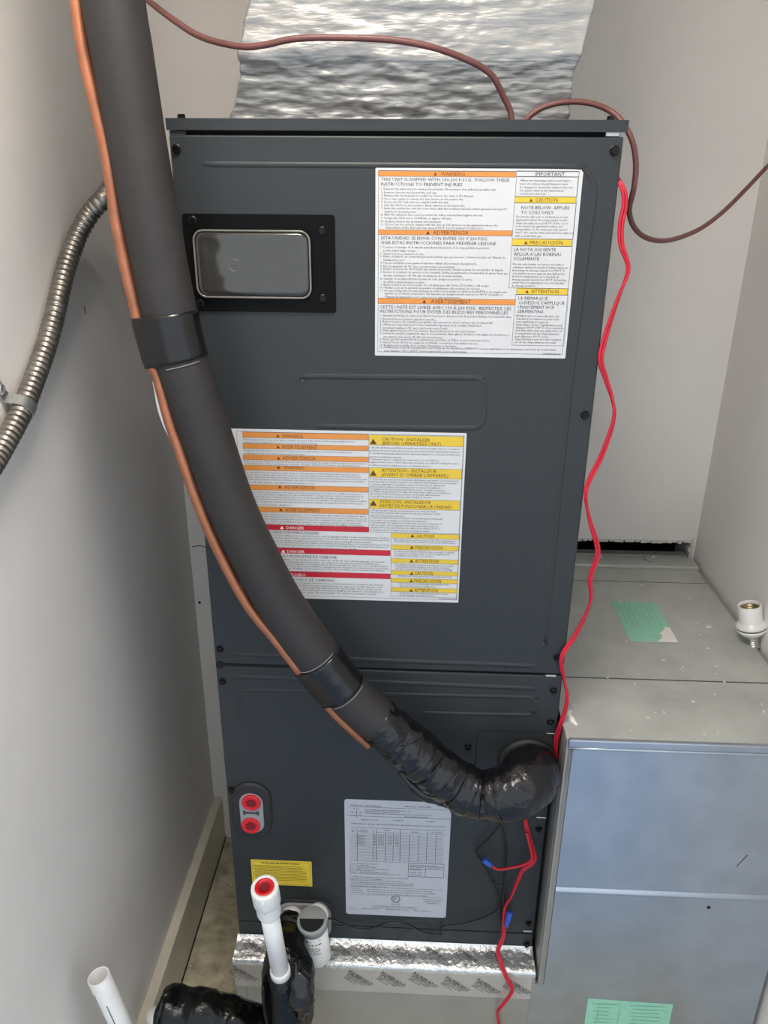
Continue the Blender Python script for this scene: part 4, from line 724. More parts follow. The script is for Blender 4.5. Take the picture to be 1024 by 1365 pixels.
for k in range(n):
    a, b_ = 2 * math.pi * k / n, 2 * math.pi * (k + 1) / n
    bm.faces.new([bm.verts.new((ex + q * math.cos(t), -0.0008, ez + q * math.sin(t))) for q, t in ((er, a), (er, b_), (er * 0.84, b_), (er * 0.84, a))])
obj('certification_mark', bm, 'ink', rp)

# yellow sticker
x0, x1 = (LABEL4[0][0] + LABEL4[3][0]) / 2, (LABEL4[1][0] + LABEL4[2][0]) / 2
z1, z0 = (LABEL4[0][1] + LABEL4[1][1]) / 2, (LABEL4[2][1] + LABEL4[3][1]) / 2
ys = tag(obj('yellow_label', plate(rrect(x0, z0, x1, z1, 0.001, 2), -0.0005, 0.0), 'yellowpaper', ah), 'small yellow label with fine print')
rnd = random.Random(11)
bm = bmesh.new()
frame_rect(bm, x0 + 0.003, z0 + 0.003, x1 - 0.003, z1 - 0.0025, -0.0007, 0.0004)
words(bm, x0 + 0.018, x1 - 0.022, z1 - 0.0075, 0.0022, -0.0007, rnd)
for k in range(10):
    words(bm, x0 + 0.006, x1 - rnd.uniform(0.006, 0.02), z1 - 0.0135 - k * 0.0036, 0.0011, -0.0007, rnd)
obj('small_print', bm, 'oliveink', ys)['kind'] = 'stuff'

# ================================================================ base plenum under the cabinet
EY = -0.045
bp_ = thing('base_plenum', 'dull sheet metal plenum box under the air handler sealed with foil tape', 'plenum', (0, 0.24, ZF))
bm = box(-0.268, 0.2685, EY, 0.53, ZF, -0.0045, bev=0.002)
obj('plenum_box', bm, 'galvbase', bp_)
# foil tape: from the cabinet foot over the ledge and down the front
def foil_strip(x0, x1, nx, prof, amp, seed):
    bm = bmesh.new()
    rows = []
    for i in range(nx + 1):
        x = x0 + (x1 - x0) * i / nx
        row = []
        for (y, z, a) in prof:
            q = Vector((x * 40, y * 90 + seed, z * 90))
            d = noise.noise(q) + 0.7 * noise.noise(q * 2.6)
            row.append((x, y - amp * a * d * 0.6, z + amp * a * d))
        rows.append(row)
    skin(bm, rows, cap=False, closed=False)
    return bm
prof = [(-0.0008, 0.0045, 0.1), (-0.003, 0.0015, 0.4), (-0.008, -0.001, 0.8), (-0.014, -0.0022, 1), (-0.020, -0.0025, 1), (-0.026, -0.002, 1), (-0.032, -0.0022, 1), (-0.038, -0.003, 0.9), (-0.043, -0.0036, 0.7), (-0.0462, -0.006, 0.5), (-0.0466, -0.011, 0.25), (-0.0463, -0.016, 0.1)]
ft = tag(obj('foil_tape', foil_strip(-0.2695, 0.2665, 260, prof, 0.0016, 3), 'foil', bp_, True), 'crinkled shiny foil tape along the ledge')
bm = box(-0.2685, 0.262, EY - 0.0012, EY, -0.071, -0.014)
ff = tag(obj('foil_tape', bm, 'foilflat', bp_), 'flat printed foil tape on the plenum front')
ink = Ink()
UL = []
def tape_print(cx, cz, y, ledge=False, ang=-38, k=1.0, clipz=None):
    ca, sa = math.cos(math.radians(ang)), math.sin(math.radians(ang))
    def to3d(u, v):
        px, pz = (cx + (u * ca - v * sa) * k, (u * sa + v * ca) * k)
        if ledge:
            return (px, -0.024 + pz * 0.9, cz)
        return (px, y, cz + pz)
    ink.line('POLYKEN 367-17', -0.026, 0.004, 0.0062, 0.052, to3d, 0.012)
    ink.line('LISTED UL181A-P', -0.011, -0.0015, 0.0030, 0.030, to3d, 0.004)
    ink.line('UL181B-FX 4Z08', -0.011, -0.0065, 0.0030, 0.026, to3d, 0.004)
    ink.line('UL', -0.0205, -0.0050, 0.0038, 0.006, to3d, 0.004)
    ink.line('PRINTED IN USA', -0.024, -0.0125, 0.0026, 0.026, to3d, 0.004)
    vs_, fs = [], []
    for j in range(18):
        a, b2 = 2 * math.pi * j / 18, 2 * math.pi * (j + 1) / 18
        kk = len(vs_)
        vs_ += [to3d(-0.0175 + q * math.cos(t), -0.0030 + q * math.sin(t)) for q, t in ((0.0056, a), (0.0056, b2), (0.0048, b2), (0.0048, a))]
        fs.append((kk, kk + 1, kk + 2, kk + 3))
    ink.add(vs_, fs)
    vs_ = [to3d(*p) for p in ((-0.026, 0.0028), (0.026, 0.0028), (0.026, 0.0022), (-0.026, 0.0022))]
    ink.add(vs_, [(0, 1, 2, 3)])
for (x, z) in ((-0.253, -0.042), (-0.045, -0.041), (0.013, -0.040), (0.070, -0.038), (0.128, -0.045), (0.183, -0.047), (0.236, -0.044)):
    ink = Ink()
    tape_print(x, z, EY - 0.0020, k=1.0)
    flush_text()
    ink.build('tape_print', 'blackwire', ff)
ink = Ink()
for x in (-0.236, -0.075, -0.02, 0.035, 0.09, 0.145, 0.20):
    ink = Ink()
    tape_print(x, 0.0012, 0, ledge=True, k=0.8)
    flush_text()
    ink.build('tape_print', 'blackwire', ft)
obj('sheet_crease', box(-0.2485, -0.248, EY - 0.0006, EY, -0.30, -0.075), 'ink', bp_)

# ================================================================ galvanised duct on the right
DX0, DX1, DZ = 0.2725, 0.660, 0.500
du = thing('return_duct', 'large galvanised sheet metal duct box standing right of the air handler', 'duct', (0.466, 0.24, ZF))
bm = box(DX0 + 0.001, DX1 - 0.001, EY + 0.002, YB + 0.02, ZF, DZ - 0.002)
obj('duct_core', bm, 'galvbase', du)
ym1, ym2, ym3 = 0.118, 0.480, 0.549
obj('top_sheet', box(DX0, DX1, EY + 0.002, ym1 - 0.0006, DZ - 0.004, DZ, bev=0.0006), 'galvtop', du)
obj('top_sheet', box(DX0, DX1, ym1 + 0.0006, ym2 - 0.0006, DZ - 0.004, DZ + 0.0006, bev=0.0006), 'galvtop', du)
obj('top_sheet', box(DX0, DX1, ym2 + 0.0006, ym3, DZ - 0.004, DZ + 0.0002, bev=0.0006), 'galvtop', du)
obj('flange_strip', box(DX0, DX1 + 0.004, ym3 - 0.004, ym3 + 0.045, DZ, DZ + 0.0075, bev=0.0015), 'galvtop', du)
obj('wall_collar', box(DX0, DX1 - 0.008, ym3 + 0.046, YB + 0.012, DZ - 0.004, DZ + 0.010, bev=0.001), 'galvbase', du)
for yj in (ym1, ym2):
    obj('sheet_joint', box(DX0, DX1, yj - 0.0011, yj + 0.0011, DZ - 0.001, DZ + 0.0007), 'ink', du)
# front: hem, two sheets with a drive cleat between, left corner fold
ZH, ZBD = 0.4855, 0.1955
obj('front_hem', box(DX0 + 0.003, DX1, EY - 0.004, EY + 0.004, ZH + 0.0022, DZ + 0.001, bev=0.0018), 'galv', du)
obj('hem_fold', tube([(DX0 + 0.004, EY - 0.0028, ZH), (DX1, EY - 0.0028, ZH)], 0.0024, 10, step=0.05), 'galv', du, True)
obj('front_sheet', box(DX0 + 0.008, DX1, EY - 0.0015, EY + 0.004, ZBD + 0.005, ZH - 0.001), 'galv', du)
obj('front_sheet', box(DX0 + 0.008, DX1, EY - 0.0015, EY + 0.004, ZF, ZBD - 0.003), 'galv', du)
bm = bmesh.new()
rows = []
for k in range(31):
    x = DX0 + 0.010 + (DX1 - DX0 - 0.010) * k / 30
    rows.append([(x, EY - 0.0015, ZBD + 0.0060), (x, EY - 0.0030, ZBD + 0.0045), (x, EY - 0.0058, ZBD - 0.0005), (x, EY - 0.0055, ZBD - 0.0025), (x, EY - 0.0012, ZBD - 0.0040)])
skin(bm, rows, cap=False, closed=False)
obj('drive_cleat', bm, 'galv', du, True)
bm = bmesh.new()
skin(bm, [[(DX0 - 0.001, EY + 0.030, z), (DX0 - 0.001, EY + 0.012, z), (DX0 + 0.003, EY + 0.003, z), (DX0 + 0.0092, EY - 0.0022, z), (DX0 + 0.0105, EY - 0.0012, z)] for z in (-0.030, 0.2, 0.47, 0.499)], cap=False, closed=False)
obj('corner_fold', bm, 'galvbase', du)
obj('corner_fold', box(DX0 + 0.0098, DX0 + 0.0103, EY - 0.0026, EY, -0.03, ZH - 0.002), 'ink', du)
# front skirt closing the joint with the base plenum
obj('skirt_sheet', box(0.262, DX0 + 0.012, EY - 0.0012, EY + 0.006, ZF, -0.030), 'galv', du)
# stickers
gx0, gx1, gy0, gy1 = 0.438, 0.5255, 0.2395, 0.3895
gs = tag(obj('inspection_sticker', box(gx0, gx1, gy0, gy1, DZ + 0.0005, DZ + 0.0010), 'green', du), 'green sticker with a torn white corner on the duct top')
bm = bmesh.new()
rnd = random.Random(5)
edge = [(gx1, gy0), (gx1, gy0 + 0.052)]
for k in range(7):
    edge.append((gx1 - 0.010 - 0.004 * k + rnd.uniform(-0.004, 0.004), gy0 + 0.052 - 0.0075 * k + rnd.uniform(-0.004, 0.004)))
edge.append((gx1 - 0.036, gy0))
bm.faces.new([bm.verts.new((p[0], p[1], DZ + 0.0012)) for p in edge])
bmesh.ops.triangulate(bm, faces=bm.faces[:])
obj('torn_corner', bm, 'whiteink', gs)
bm = bmesh.new()
for k in range(7):
    xx = gx0 + 0.010 + k * 0.0105
    words(bm, gy0 + rnd.uniform(0.03, 0.08), gy1 - 0.012, xx, 0.0009, 0, rnd, to3d=lambda u, v: (v, u, DZ + 0.0012))
obj('small_print', bm, 'greenink', gs)['kind'] = 'stuff'
(fx0, fz1), (fx1, fz1b), _ = GREEN_FRONT
gs = tag(obj('inspection_sticker', plate([(fx0, -0.190), (fx1, -0.194), (fx1, fz1b), (fx0, fz1)], EY - 0.0022, EY - 0.001), 'green', du), 'green sticker on the duct front')
bm = bmesh.new()
for k in range(9):
    for a, b2 in ((0.008, 0.05), (0.075, 0.14)):
        words(bm, fx0 + a + rnd.uniform(0, 0.01), fx0 + b2 - rnd.uniform(0, 0.012), fz1 - 0.012 - k * 0.0095, 0.0013, EY - 0.0026, rnd)
frame_rect(bm, fx0 + 0.020, -0.17, fx0 + 0.058, fz1 - 0.010, EY - 0.0026, 0.0006)
obj('small_print', bm, 'greenink', gs)['kind'] = 'stuff'
# small marks: scratch, screw hole, sealant smear, plaster crumbs
obj('scratch', tube([(0.566, EY - 0.0015, 0.262), (0.579, EY - 0.0015, 0.287)], 0.0008, 6), 'ink', du)
obj('rivet_hole', lathe([(0.0028, 0), (0.0028, 0.0008)], (0.537, EY - 0.0015, 0.170), (0, -1, 0), 12), 'dark', du)
obj('sealant_smear', tube([SMEAR[0], SMEAR[1], SMEAR[2]], lambda t, s: 0.005 * math.sin(math.pi * (0.1 + 0.8 * t)), 10, wob=0.002, wfreq=200), 'pvc', du, True)
rnd = random.Random(8)
bm = bmesh.new()
for k in range(46):
    x, y = rnd.uniform(DX0 + 0.02, DX1 - 0.02), rnd.uniform(-0.03, 0.47)
    s = rnd.uniform(0.0006, 0.0018)
    box(x - s * rnd.uniform(1, 2.2), x + s, y - s, y + s * rnd.uniform(1, 1.6), DZ, DZ + 0.0012 + s * 0.5, bm=bm)
for x, y, s in ((0.455, 0.586, 0.006), (0.575, 0.588, 0.003), (0.600, 0.300, 0.006), (0.38, 0.592, 0.003)):
    box(x - s, x + s, y - s * 0.6, y + s * 0.6, DZ + 0.0005, DZ + 0.0105 if y > 0.5 else DZ + 0.003, bm=bm)
cr = obj('plaster_crumbs', bm, 'plaster', du)
cr['kind'] = 'stuff'
obj('bent_wire', tube([(0.560, 0.592, DZ + 0.009), (0.552, 0.578, DZ + 0.011), (0.556, 0.566, DZ + 0.010), (0.568, 0.563, DZ + 0.009)], 0.0009, 6), 'steel', du, True)
# edge rail between duct and wall
obj('edge_rail', box(DX1 - 0.0005, DX1 + 0.0035, EY, ym3, DZ - 0.02, DZ + 0.0005), 'galvbase', du)

# ================================================================ foil-wrapped plenum above the cabinet
sp = thing('supply_plenum', 'silver foil wrapped supply plenum rising from the cabinet top', 'plenum', (0, 0.26, HT))
def section(z):
    tab = [(1.337, -0.213, 0.215, 0.073), (1.355, -0.203, 0.213, 0.070), (1.385, -0.190, 0.212, 0.061), (1.402, -0.187, 0.215, 0.054), (1.410, -0.187, 0.218, 0.050), (1.445, -0.178, 0.223, 0.050), (1.467, -0.170, 0.228, 0.049), (1.60, -0.150, 0.235, 0.048), (2.05, -0.150, 0.235, 0.048)]
    for a, b in zip(tab, tab[1:]):
        if z <= b[0]:
            t = (z - a[0]) / (b[0] - a[0])
            return [a[k] + (b[k] - a[k]) * t for k in (1, 2, 3)]
    return tab[-1][1:]
def plenum_part(z0, z1, nz, grow):
    bm = bmesh.new()
    rings = []
    for i in range(nz + 1):
        z = z0 + (z1 - z0) * i / nz
        xl, xr, yf = section(z)
        yb = 0.44
        xl, xr, yf, yb = xl - grow, xr + grow, yf - grow, yb + grow
        loop = []
        for k in range(150):
            loop.append((xl + (xr - xl) * k / 150, yf))
        for k in range(24):
            loop.append((xr, yf + (yb - yf) * k / 24))
        for k in range(20):
            loop.append((xr - (xr - xl) * k / 20, yb))
        for k in range(24):
            loop.append((xl, yb - (yb - yf) * k / 24))
        ring = []
        for (x, y) in loop:
            q = Vector((x * 9, y * 20, z * 42))
            d = noise.noise(q) * 0.9 + 0.5 * noise.noise(q * 2.3 + Vector((5, 2, 1))) + 0.5 * noise.noise(Vector((x * 45, y * 60, z * 130))) + 0.3 * noise.noise(Vector((x * 110, y * 110, z * 200)))
            d += 0.8 * noise.noise(Vector((x * 25 + z * 30, y * 25, z * 18)))
            c = Vector(((xl + xr) / 2, (yf + yb) / 2))
            dv = (Vector((x, y)) - c).normalized() * d * 0.0026
            ring.append((x + dv.x, y + dv.y * 1.2, z))
        rings.append(ring)
    skin(bm, rings, cap=False)
    return bm
obj('lower_wrap', plenum_part(1.3372, 1.405, 44, 0.0), 'foilwrap', sp, True)
obj('upper_wrap', plenum_part(1.4035, 2.049, 150, 0.0012), 'foilwrap', sp, True)

# ================================================================ insulated suction line
RI = 0.0325
line_pts = [(-0.275, -0.085, 2.049), (-0.277, -0.085, 1.80), (-0.280, -0.085, 1.60)] + SUCTION
sl = thing('insulated_pipe', 'thick black foam insulated refrigerant pipe bending across the cabinet front', 'pipe', SUCTION[-1])
obj('insulation', tube(line_pts, lambda t, s: RI, 32, step=0.008, wob=0.0004, wfreq=20), 'foam', sl, True)
SUCT = spline(line_pts, 0.004)
COPP = spline([(-0.312, -0.094, 2.049), (-0.314, -0.094, 1.80), (-0.312, -0.095, 1.60)] + COPPER, 0.004)
RC = 0.0066
def hull_band(path_pts, r1, r2, seg=40, tilt=0.0, wob=0.0):
    """tape drawn tight round the foam and the copper line beside it"""
    bm = bmesh.new()
    rings = []
    fr = frames(path_pts)
    for (p, t, n, b) in fr:
        c = min(COPP, key=lambda q: abs((q - p).dot(t)) * 4 + (q - p).length)
        d = c - p
        d2 = (d.dot(n), d.dot(b))
        ring = []
        for j in range(seg):
            a = 2 * math.pi * j / seg
            u = (math.cos(a), math.sin(a))
            if d2[0] * u[0] + d2[1] * u[1] + r2 > r1:
                q = (d2[0] + r2 * u[0], d2[1] + r2 * u[1])
            else:
                q = (r1 * u[0], r1 * u[1])
            w = 1 + wob * noise.noise((p + n * q[0] + b * q[1]) * 60)
            pt = p + (n * q[0] + b * q[1]) * w + t * (tilt * q[1])
            ring.append(pt)
        rings.append(ring)
    skin(bm, rings, cap=False)
    inner = bmesh.new()
    return bm
def seg_between(z_hi, z_lo):
    return [p for p in SUCT if z_lo <= p.z <= z_hi]
b1 = obj('tape_band', hull_band(seg_between(1.129, 1.069), RI + 0.0012, RC + 0.0012, wob=0.012), 'tape', sl, True)
b2 = obj('tape_band', hull_band(seg_between(0.652, 0.592), RI + 0.0012, RC + 0.0012, wob=0.012), 'tape', sl, True)
for o in (b1, b2):
    md = o.modifiers.new('thickness', 'SOLIDIFY')
    md.thickness = 0.0006
def ring_line(z, r, col, name, a0, a1):
    i = min(range(len(SUCT)), key=lambda k: abs(SUCT[k].z - z))
    p, t, n, b = frames(SUCT)[i]
    pts = [p + (n * math.cos(math.radians(a)) + b * math.sin(math.radians(a))) * r for a in range(a0, a1 + 1, 6)]
    return obj(name, tube(pts, 0.00045, 6, raw=True), col, sl)
ring_line(0.653, RI + 0.001, 'greyplastic', 'tape_edge', -60, 80)
ring_line(0.592, RI + 0.001, 'greyplastic', 'tape_edge', -70, 50)
ring_line(1.067, RI + 0.0008, 'greyplastic', 'tape_edge', -55, 20)
tag(obj('white_sleeve', tube([(-0.2836, -0.094, 1.0449), (-0.2800, -0.094, 1.034), (-0.2760, -0.094, 1.0107), (-0.2715, -0.094, 0.978)], lambda t, s: 0.0015 + 0.0045 * math.sin(math.pi * t) , 10), 'pvc', sl, True), 'torn white scrap behind the copper')
# cut mark in the foam
obj('foam_cut', tube([(-0.250, -0.1115, 0.835), (-0.238, -0.1142, 0.838), (-0.225, -0.1135, 0.833)], 0.0006, 6), 'dark', sl)
# taped end and elbow
def wrap_r(t, s):
    base = 0.0335 + 0.0035 * math.sin(min(1, t * 1.6) * math.pi / 2)
    if t > 0.55:
        base += 0.0065 * math.sin(math.pi * min(1, (t - 0.55) / 0.42))
    return base + 0.0011 * noise.noise(Vector((s * 60, 0.3, 2.1))) + 0.0007 * noise.noise(Vector((s * 170, 4.3, 1.1)))
el = obj('taped_elbow', tube(WRAP, wrap_r, 48, step=0.0022, wob=0.0026, wfreq=55), 'wrap', sl, True)
tag(el, 'elbow wound in wrinkled shiny black tape')
# loose tape folds lying on the wrap
WP = frames(spline(WRAP, 0.004))
def fold(i0, i1, a0, a1, r, w, name='tape_fold'):
    pts = []
    for k in range(13):
        t = k / 12
        i = int(i0 + (i1 - i0) * t)
        p, tt, n, b = WP[min(i, len(WP) - 1)]
        a = math.radians(a0 + (a1 - a0) * t)
        rr = wrap_r(min(i, len(WP) - 1) / (len(WP) - 1), 0) + r
        pts.append(p + (n * math.cos(a) + b * math.sin(a)) * rr)
    return obj(name, tube(pts, lambda t, s: w * (0.35 + 0.65 * math.sin(math.pi * t)), 8, step=0.003), 'wrap', sl, True)
fold(2, 9, 70, -50, 0.0008, 0.0009)
fold(5, 16, 60, -70, 0.0008, 0.0010)
fold(14, 12, 80, -80, 0.0008, 0.0008)
fold(20, 23, 85, -80, 0.0010, 0.0011)
fold(28, 26, 90, -80, 0.0010, 0.0011)
fold(33, 36, 85, -85, 0.0012, 0.0012)
fold(40, 39, 90, -90, 0.0012, 0.0012)
fold(44, 47, 80, -90, 0.0010, 0.0010)
fold(51, 50, 90, -90, 0.0010, 0.0010)
fold(56, 57, 90, -120, 0.0010, 0.0009)
# torn tape flap hanging under the wrap
obj('tape_flap', tube([(0.022, -0.060, 0.440), (0.052, -0.066, 0.412), (0.086, -0.068, 0.396), (0.122, -0.070, 0.384)], lambda t, s: 0.0035 + 0.008 * math.sin(math.pi * t), 14, wob=0.002, wfreq=90), 'wrap', sl, True)
obj('inlet_grommet', lathe([(0.047, 0), (0.047, 0.006), (0.043, 0.010), (0.036, 0.010)], (0.2245, -0.001, 0.418), (0, -1, 0), 40), 'rubber', sl, True)

cp = tag(obj('copper_pipe', tube([tuple(p) for p in COPP], RC, 16, raw=True), 'copper', None, True), 'thin bare copper pipe running down the left of the black insulated pipe', 'pipe')

# ================================================================ flexible metal conduit on the left wall
def corr(t, s):
    ph = (s / 0.0088) % 1.0
    return 0.0118 + 0.0022 * (math.sin(math.pi * ph) ** 0.6)
tag(obj('metal_conduit', tube(CONDUIT, corr, 24, step=0.0011), 'steel', None, True), 'ribbed flexible steel conduit curving down the left wall', 'conduit')
st = thing('conduit_strap', 'small zinc one-hole strap clamping the steel conduit to the wall', 'strap', (XL, -0.064, 1.0))
CP = spline(CONDUIT, 0.002)
k0 = min(range(len(CP)), key=lambda k: (CP[k] - Vector(STRAP[0])).length)
p, t, n, b = frames(CP)[k0]
wv = Vector((1, 0, 0))
up_ = t.cross(wv).normalized()
if up_.z < 0:
    up_ = -up_
bm = bmesh.new()
prof = []
for a in range(-70, 181, 10):
    ar = math.radians(a)
    prof.append((0.0152 * math.cos(ar), 0.0152 * math.sin(ar)))
loop = [(u, v) for u, v in prof]
ctr = Vector((XL + 0.0155, p.y, p.z))
rows = []
for side in (-0.008, 0.008):
    r_ = []
    for a in range(-100, 96, 8):
        ar = math.radians(a)
        r_.append(ctr + wv * (0.0158 * math.cos(ar)) + up_ * (0.0158 * math.sin(ar)) + t * side)
    r_.append(Vector((XL + 0.004, p.y, p.z)) + up_ * 0.0185 + t * side)
    r_.append(Vector((XL + 0.0015, p.y, p.z)) + up_ * 0.024 + t * side)
    r_.append(Vector((XL + 0.0015, p.y, p.z)) + up_ * 0.045 + t * side)
    rows.append(r_)
skin(bm, rows, cap=False, closed=False)
so = obj('strap_band', bm, 'zinc', st)
md = so.modifiers.new('thickness', 'SOLIDIFY')
md.thickness = 0.0016
so2 = obj('strap_screw', lathe([(0.0075, 0), (0.0075, 0.002), (0.0055, 0.0045), (0.002, 0.005)], Vector((XL + 0.002, p.y, p.z)) + up_ * 0.034, (1, 0, 0), 16), 'zinc', st)

# ================================================================ cables and wires
tag(obj('brown_cable', tube(BROWN_A, 0.0036, 12), 'brown', None, True), 'reddish brown thermostat cable crossing in front of the foil plenum', 'cable', 'thermostat cables')
tag(obj('brown_cable', tube(BROWN_B, 0.0034, 12), 'brown', None, True), 'brown thermostat cable looping down beside the cabinet right edge', 'cable', 'thermostat cables')
def twin(pts, r, d, turns):
    path = spline(pts, 0.005)
    fr = frames(path)
    a, b_ = [], []
    for i, (p, t, n, b) in enumerate(fr):
        ph = turns * 2 * math.pi * i / len(fr) + 0.6
        o_ = (n * math.cos(ph) * 0.45 + b * math.sin(ph)) * d
        a.append(p + o_)
        b_.append(p - o_)
    return a, b_
rw = thing('red_wire', 'pair of red wires running down the cabinet right edge', 'wire', RED_UP[-1], 'red low-voltage wires')
for q in twin(RED_UP, 0.0021, 0.0019, 3.0):
    obj('strand', tube(q, 0.0021, 8, raw=True), 'red', rw, True)
rw = thing('red_wire', 'red wire pair dropping from the taped elbow over the foil tape', 'wire', RED_MAIN[-1], 'red low-voltage wires')
n_split = 9
for q in twin(RED_MAIN, 0.0022, 0.0018, 1.5):
    obj('strand', tube(q, 0.0022, 8, raw=True), 'red', rw, True)
tag(obj('red_wire', tube(RED_BRANCH, 0.0024, 8), 'red', None, True), 'short red wire branching left into a blue connector', 'wire', 'red low-voltage wires')
def crimp(pts, label):
    a, b_ = Vector(pts[0]), Vector(pts[1])
    L_ = (b_ - a).length
    tag(obj('crimp_connector', lathe([(0.0046, 0), (0.0052, 0.001), (0.0052, L_ * 0.5), (0.0044, L_ * 0.8), (0.0040, L_), (0.0028, L_)], a, b_ - a, 14), 'blue', None, True), label, 'connector', 'blue crimp connectors')
crimp(CRIMP_A, 'blue crimp connector on the end of the short red branch wire')
crimp(CRIMP_B, 'blue crimp connector beside the red wires near the cabinet bottom')
tag(obj('black_wire', tube(BLACK_A, 0.0019, 8), 'blackwire', None, True), 'straight black wire hanging from the taped elbow', 'wire', 'black wires')
tag(obj('black_wire', tube(BLACK_B, 0.0017, 8), 'blackwire', None, True), 'black wire kinked sharply to the left below the taped elbow', 'wire', 'black wires')
tag(obj('black_wire', tube(BLACK_C, 0.0016, 8), 'blackwire', None, True), 'tiny black wire bridging the two hanging black wires', 'wire', 'black wires')
tag(obj('black_wire', tube(BLACK_D, 0.0019, 8), 'blackwire', None, True), 'black wire snaking along the bottom seam from the float switch', 'wire', 'black wires')

# ================================================================ drain parts at the lower left
top = Vector(STAND[0])
bot = Vector(STAND[1])
ax = (top - bot).normalized()
L_ = (top - bot).length
sd = thing('drain_standpipe', 'white plastic standpipe closed by a red plugged cap', 'pipe', bot)
RP = 0.0134
obj('pipe', lathe([(RP, 0.0), (RP, L_ - 0.03)], bot, ax, 32), 'pvc', sd, True)
obj('lower_collar', lathe([(RP, -0.004), (0.0155, -0.004), (0.0155, 0.008), (0.0148, 0.0095), (RP, 0.010)], bot, ax, 32, cap=False), 'pvc', sd, True)
bm = lathe([(RP, L_ - 0.060), (0.0168, L_ - 0.059), (0.0174, L_ - 0.056), (0.0174, L_ - 0.036), (0.0178, L_ - 0.034), (0.0194, L_ - 0.032), (0.0194, L_ - 0.004), (0.0186, L_), (0.0138, L_), (0.0134, L_ - 0.004)], bot, ax, 40)
obj('cap', bm, 'pvc', sd, True)
rpg = obj('red_plug', lathe([(0.0137, L_ - 0.005), (0.0137, L_ - 0.0005), (0.0130, L_ + 0.0008), (0.0094, L_ + 0.0002), (0.0086, L_ - 0.003)], bot, ax, 32), 'redplastic', sd, True)
nn = (Vector((1, 0, 0)) - ax * ax.x).normalized()
bb = ax.cross(nn)
bm = bmesh.new()
c0 = bot + ax * (L_ + 0.0006)
ring = []
for k in range(16):
    a = 2 * math.pi * k / 16
    rr = 0.0074 if k % 2 else 0.0050
    ring.append(c0 + (nn * math.cos(a) + bb * math.sin(a)) * rr)
bm.faces.new([bm.verts.new(q) for q in ring])
obj('plug_recess', bm, 'darkred', rpg)
fr_ = -bb if bb.y > 0 else bb
for q in (nn * 0.0, ):
    a = bot + ax * (L_ - 0.034) + fr_ * 0.0190
    b_ = bot + ax * (L_ - 0.006) + fr_ * 0.0192
    obj('cap_rib', tube([a, b_], 0.0014, 8), 'pvc', sd, True)

TRAP_Z = TRAP
tr = thing('wrapped_trap', 'bulky drain trap wrapped in shiny black tape below the standpipe', 'drain trap', TRAP[-1])
def trap_r(t, s):
    return 0.017 + 0.0245 * min(1, (t / 0.36) ** 1.3) - 0.004 * max(0, t - 0.6) / 0.4 + 0.0012 * math.sin(s * 95)
TP = [(-0.166, -0.005, 0.060), (-0.165, -0.040, 0.076), (-0.160, -0.080, 0.096), (-0.156, -0.112, 0.104), (-0.153, -0.132, 0.090), (-0.152, -0.142, 0.055), (-0.154, -0.146, 0.010), (-0.157, -0.150, -0.06), (-0.160, -0.150, -0.12), (-0.160, -0.150, -0.16)]
obj('trap_body', tube(TP, trap_r, 40, step=0.004, wob=0.0034, wfreq=28), 'bag', tr, True)
obj('tape_flap', tube([(-0.134, -0.160, 0.150), (-0.126, -0.176, 0.120), (-0.122, -0.184, 0.085), (-0.124, -0.186, 0.040)], lambda t, s: 0.004 + 0.015 * math.sin(math.pi * min(1, t * 1.15)), 24, step=0.003, wob=0.005, wfreq=60), 'wrap', tr, True)
obj('tape_fold', tube([(-0.186, -0.166, 0.100), (-0.184, -0.178, 0.060), (-0.172, -0.188, 0.010), (-0.152, -0.190, -0.01)], 0.003, 8, wob=0.001, wfreq=90), 'bag', tr, True)
obj('port_stub', lathe([(0.0195, 0.0), (0.0195, 0.03), (0.0165, 0.03)], (-0.166, -0.004, 0.066), (0.15, -1, 0.2), 24), 'pvc', tr, True)

hs = thing('wrapped_drain_line', 'black tape wrapped drain line lying in front of the base plenum', 'pipe', HOSE[0])
def hose_r(t, s):
    return 0.040 * (1 - 0.12 * max(0, 0.06 - t) / 0.06) + 0.0016 * math.sin(s * 120)
HP = [(-0.357, -0.165, 0.024)] + [(p[0], p[1] - 0.005, p[2] + 0.001) for p in HOSE[2:]]
obj('wrapped_tube', tube(HP, hose_r, 40, step=0.003, wob=0.0038, wfreq=38), 'bag', hs, True)
for k in range(9):
    x = -0.332 + k * 0.014 + (0.01 if k > 4 else 0)
    zz = 0.018 - max(0, x + 0.30) * 0.25
    pts = []
    for a in range(-70, 41, 10):
        ar = math.radians(a)
        pts.append((x + 0.004 * math.sin(ar * 2), -0.166 - 0.0412 * math.cos(ar), zz + 0.0412 * math.sin(ar)))
    obj('tape_fold', tube(pts, 0.0016, 8, wob=0.0008, wfreq=150), 'bag', hs, True)
obj('tape_end', tube([(-0.338, -0.150, 0.060), (-0.348, -0.168, 0.060), (-0.353, -0.190, 0.048), (-0.354, -0.202, 0.020)], lambda t, s: 0.003 + 0.004 * math.sin(math.pi * t), 10, wob=0.002, wfreq=90), 'bag', hs, True)

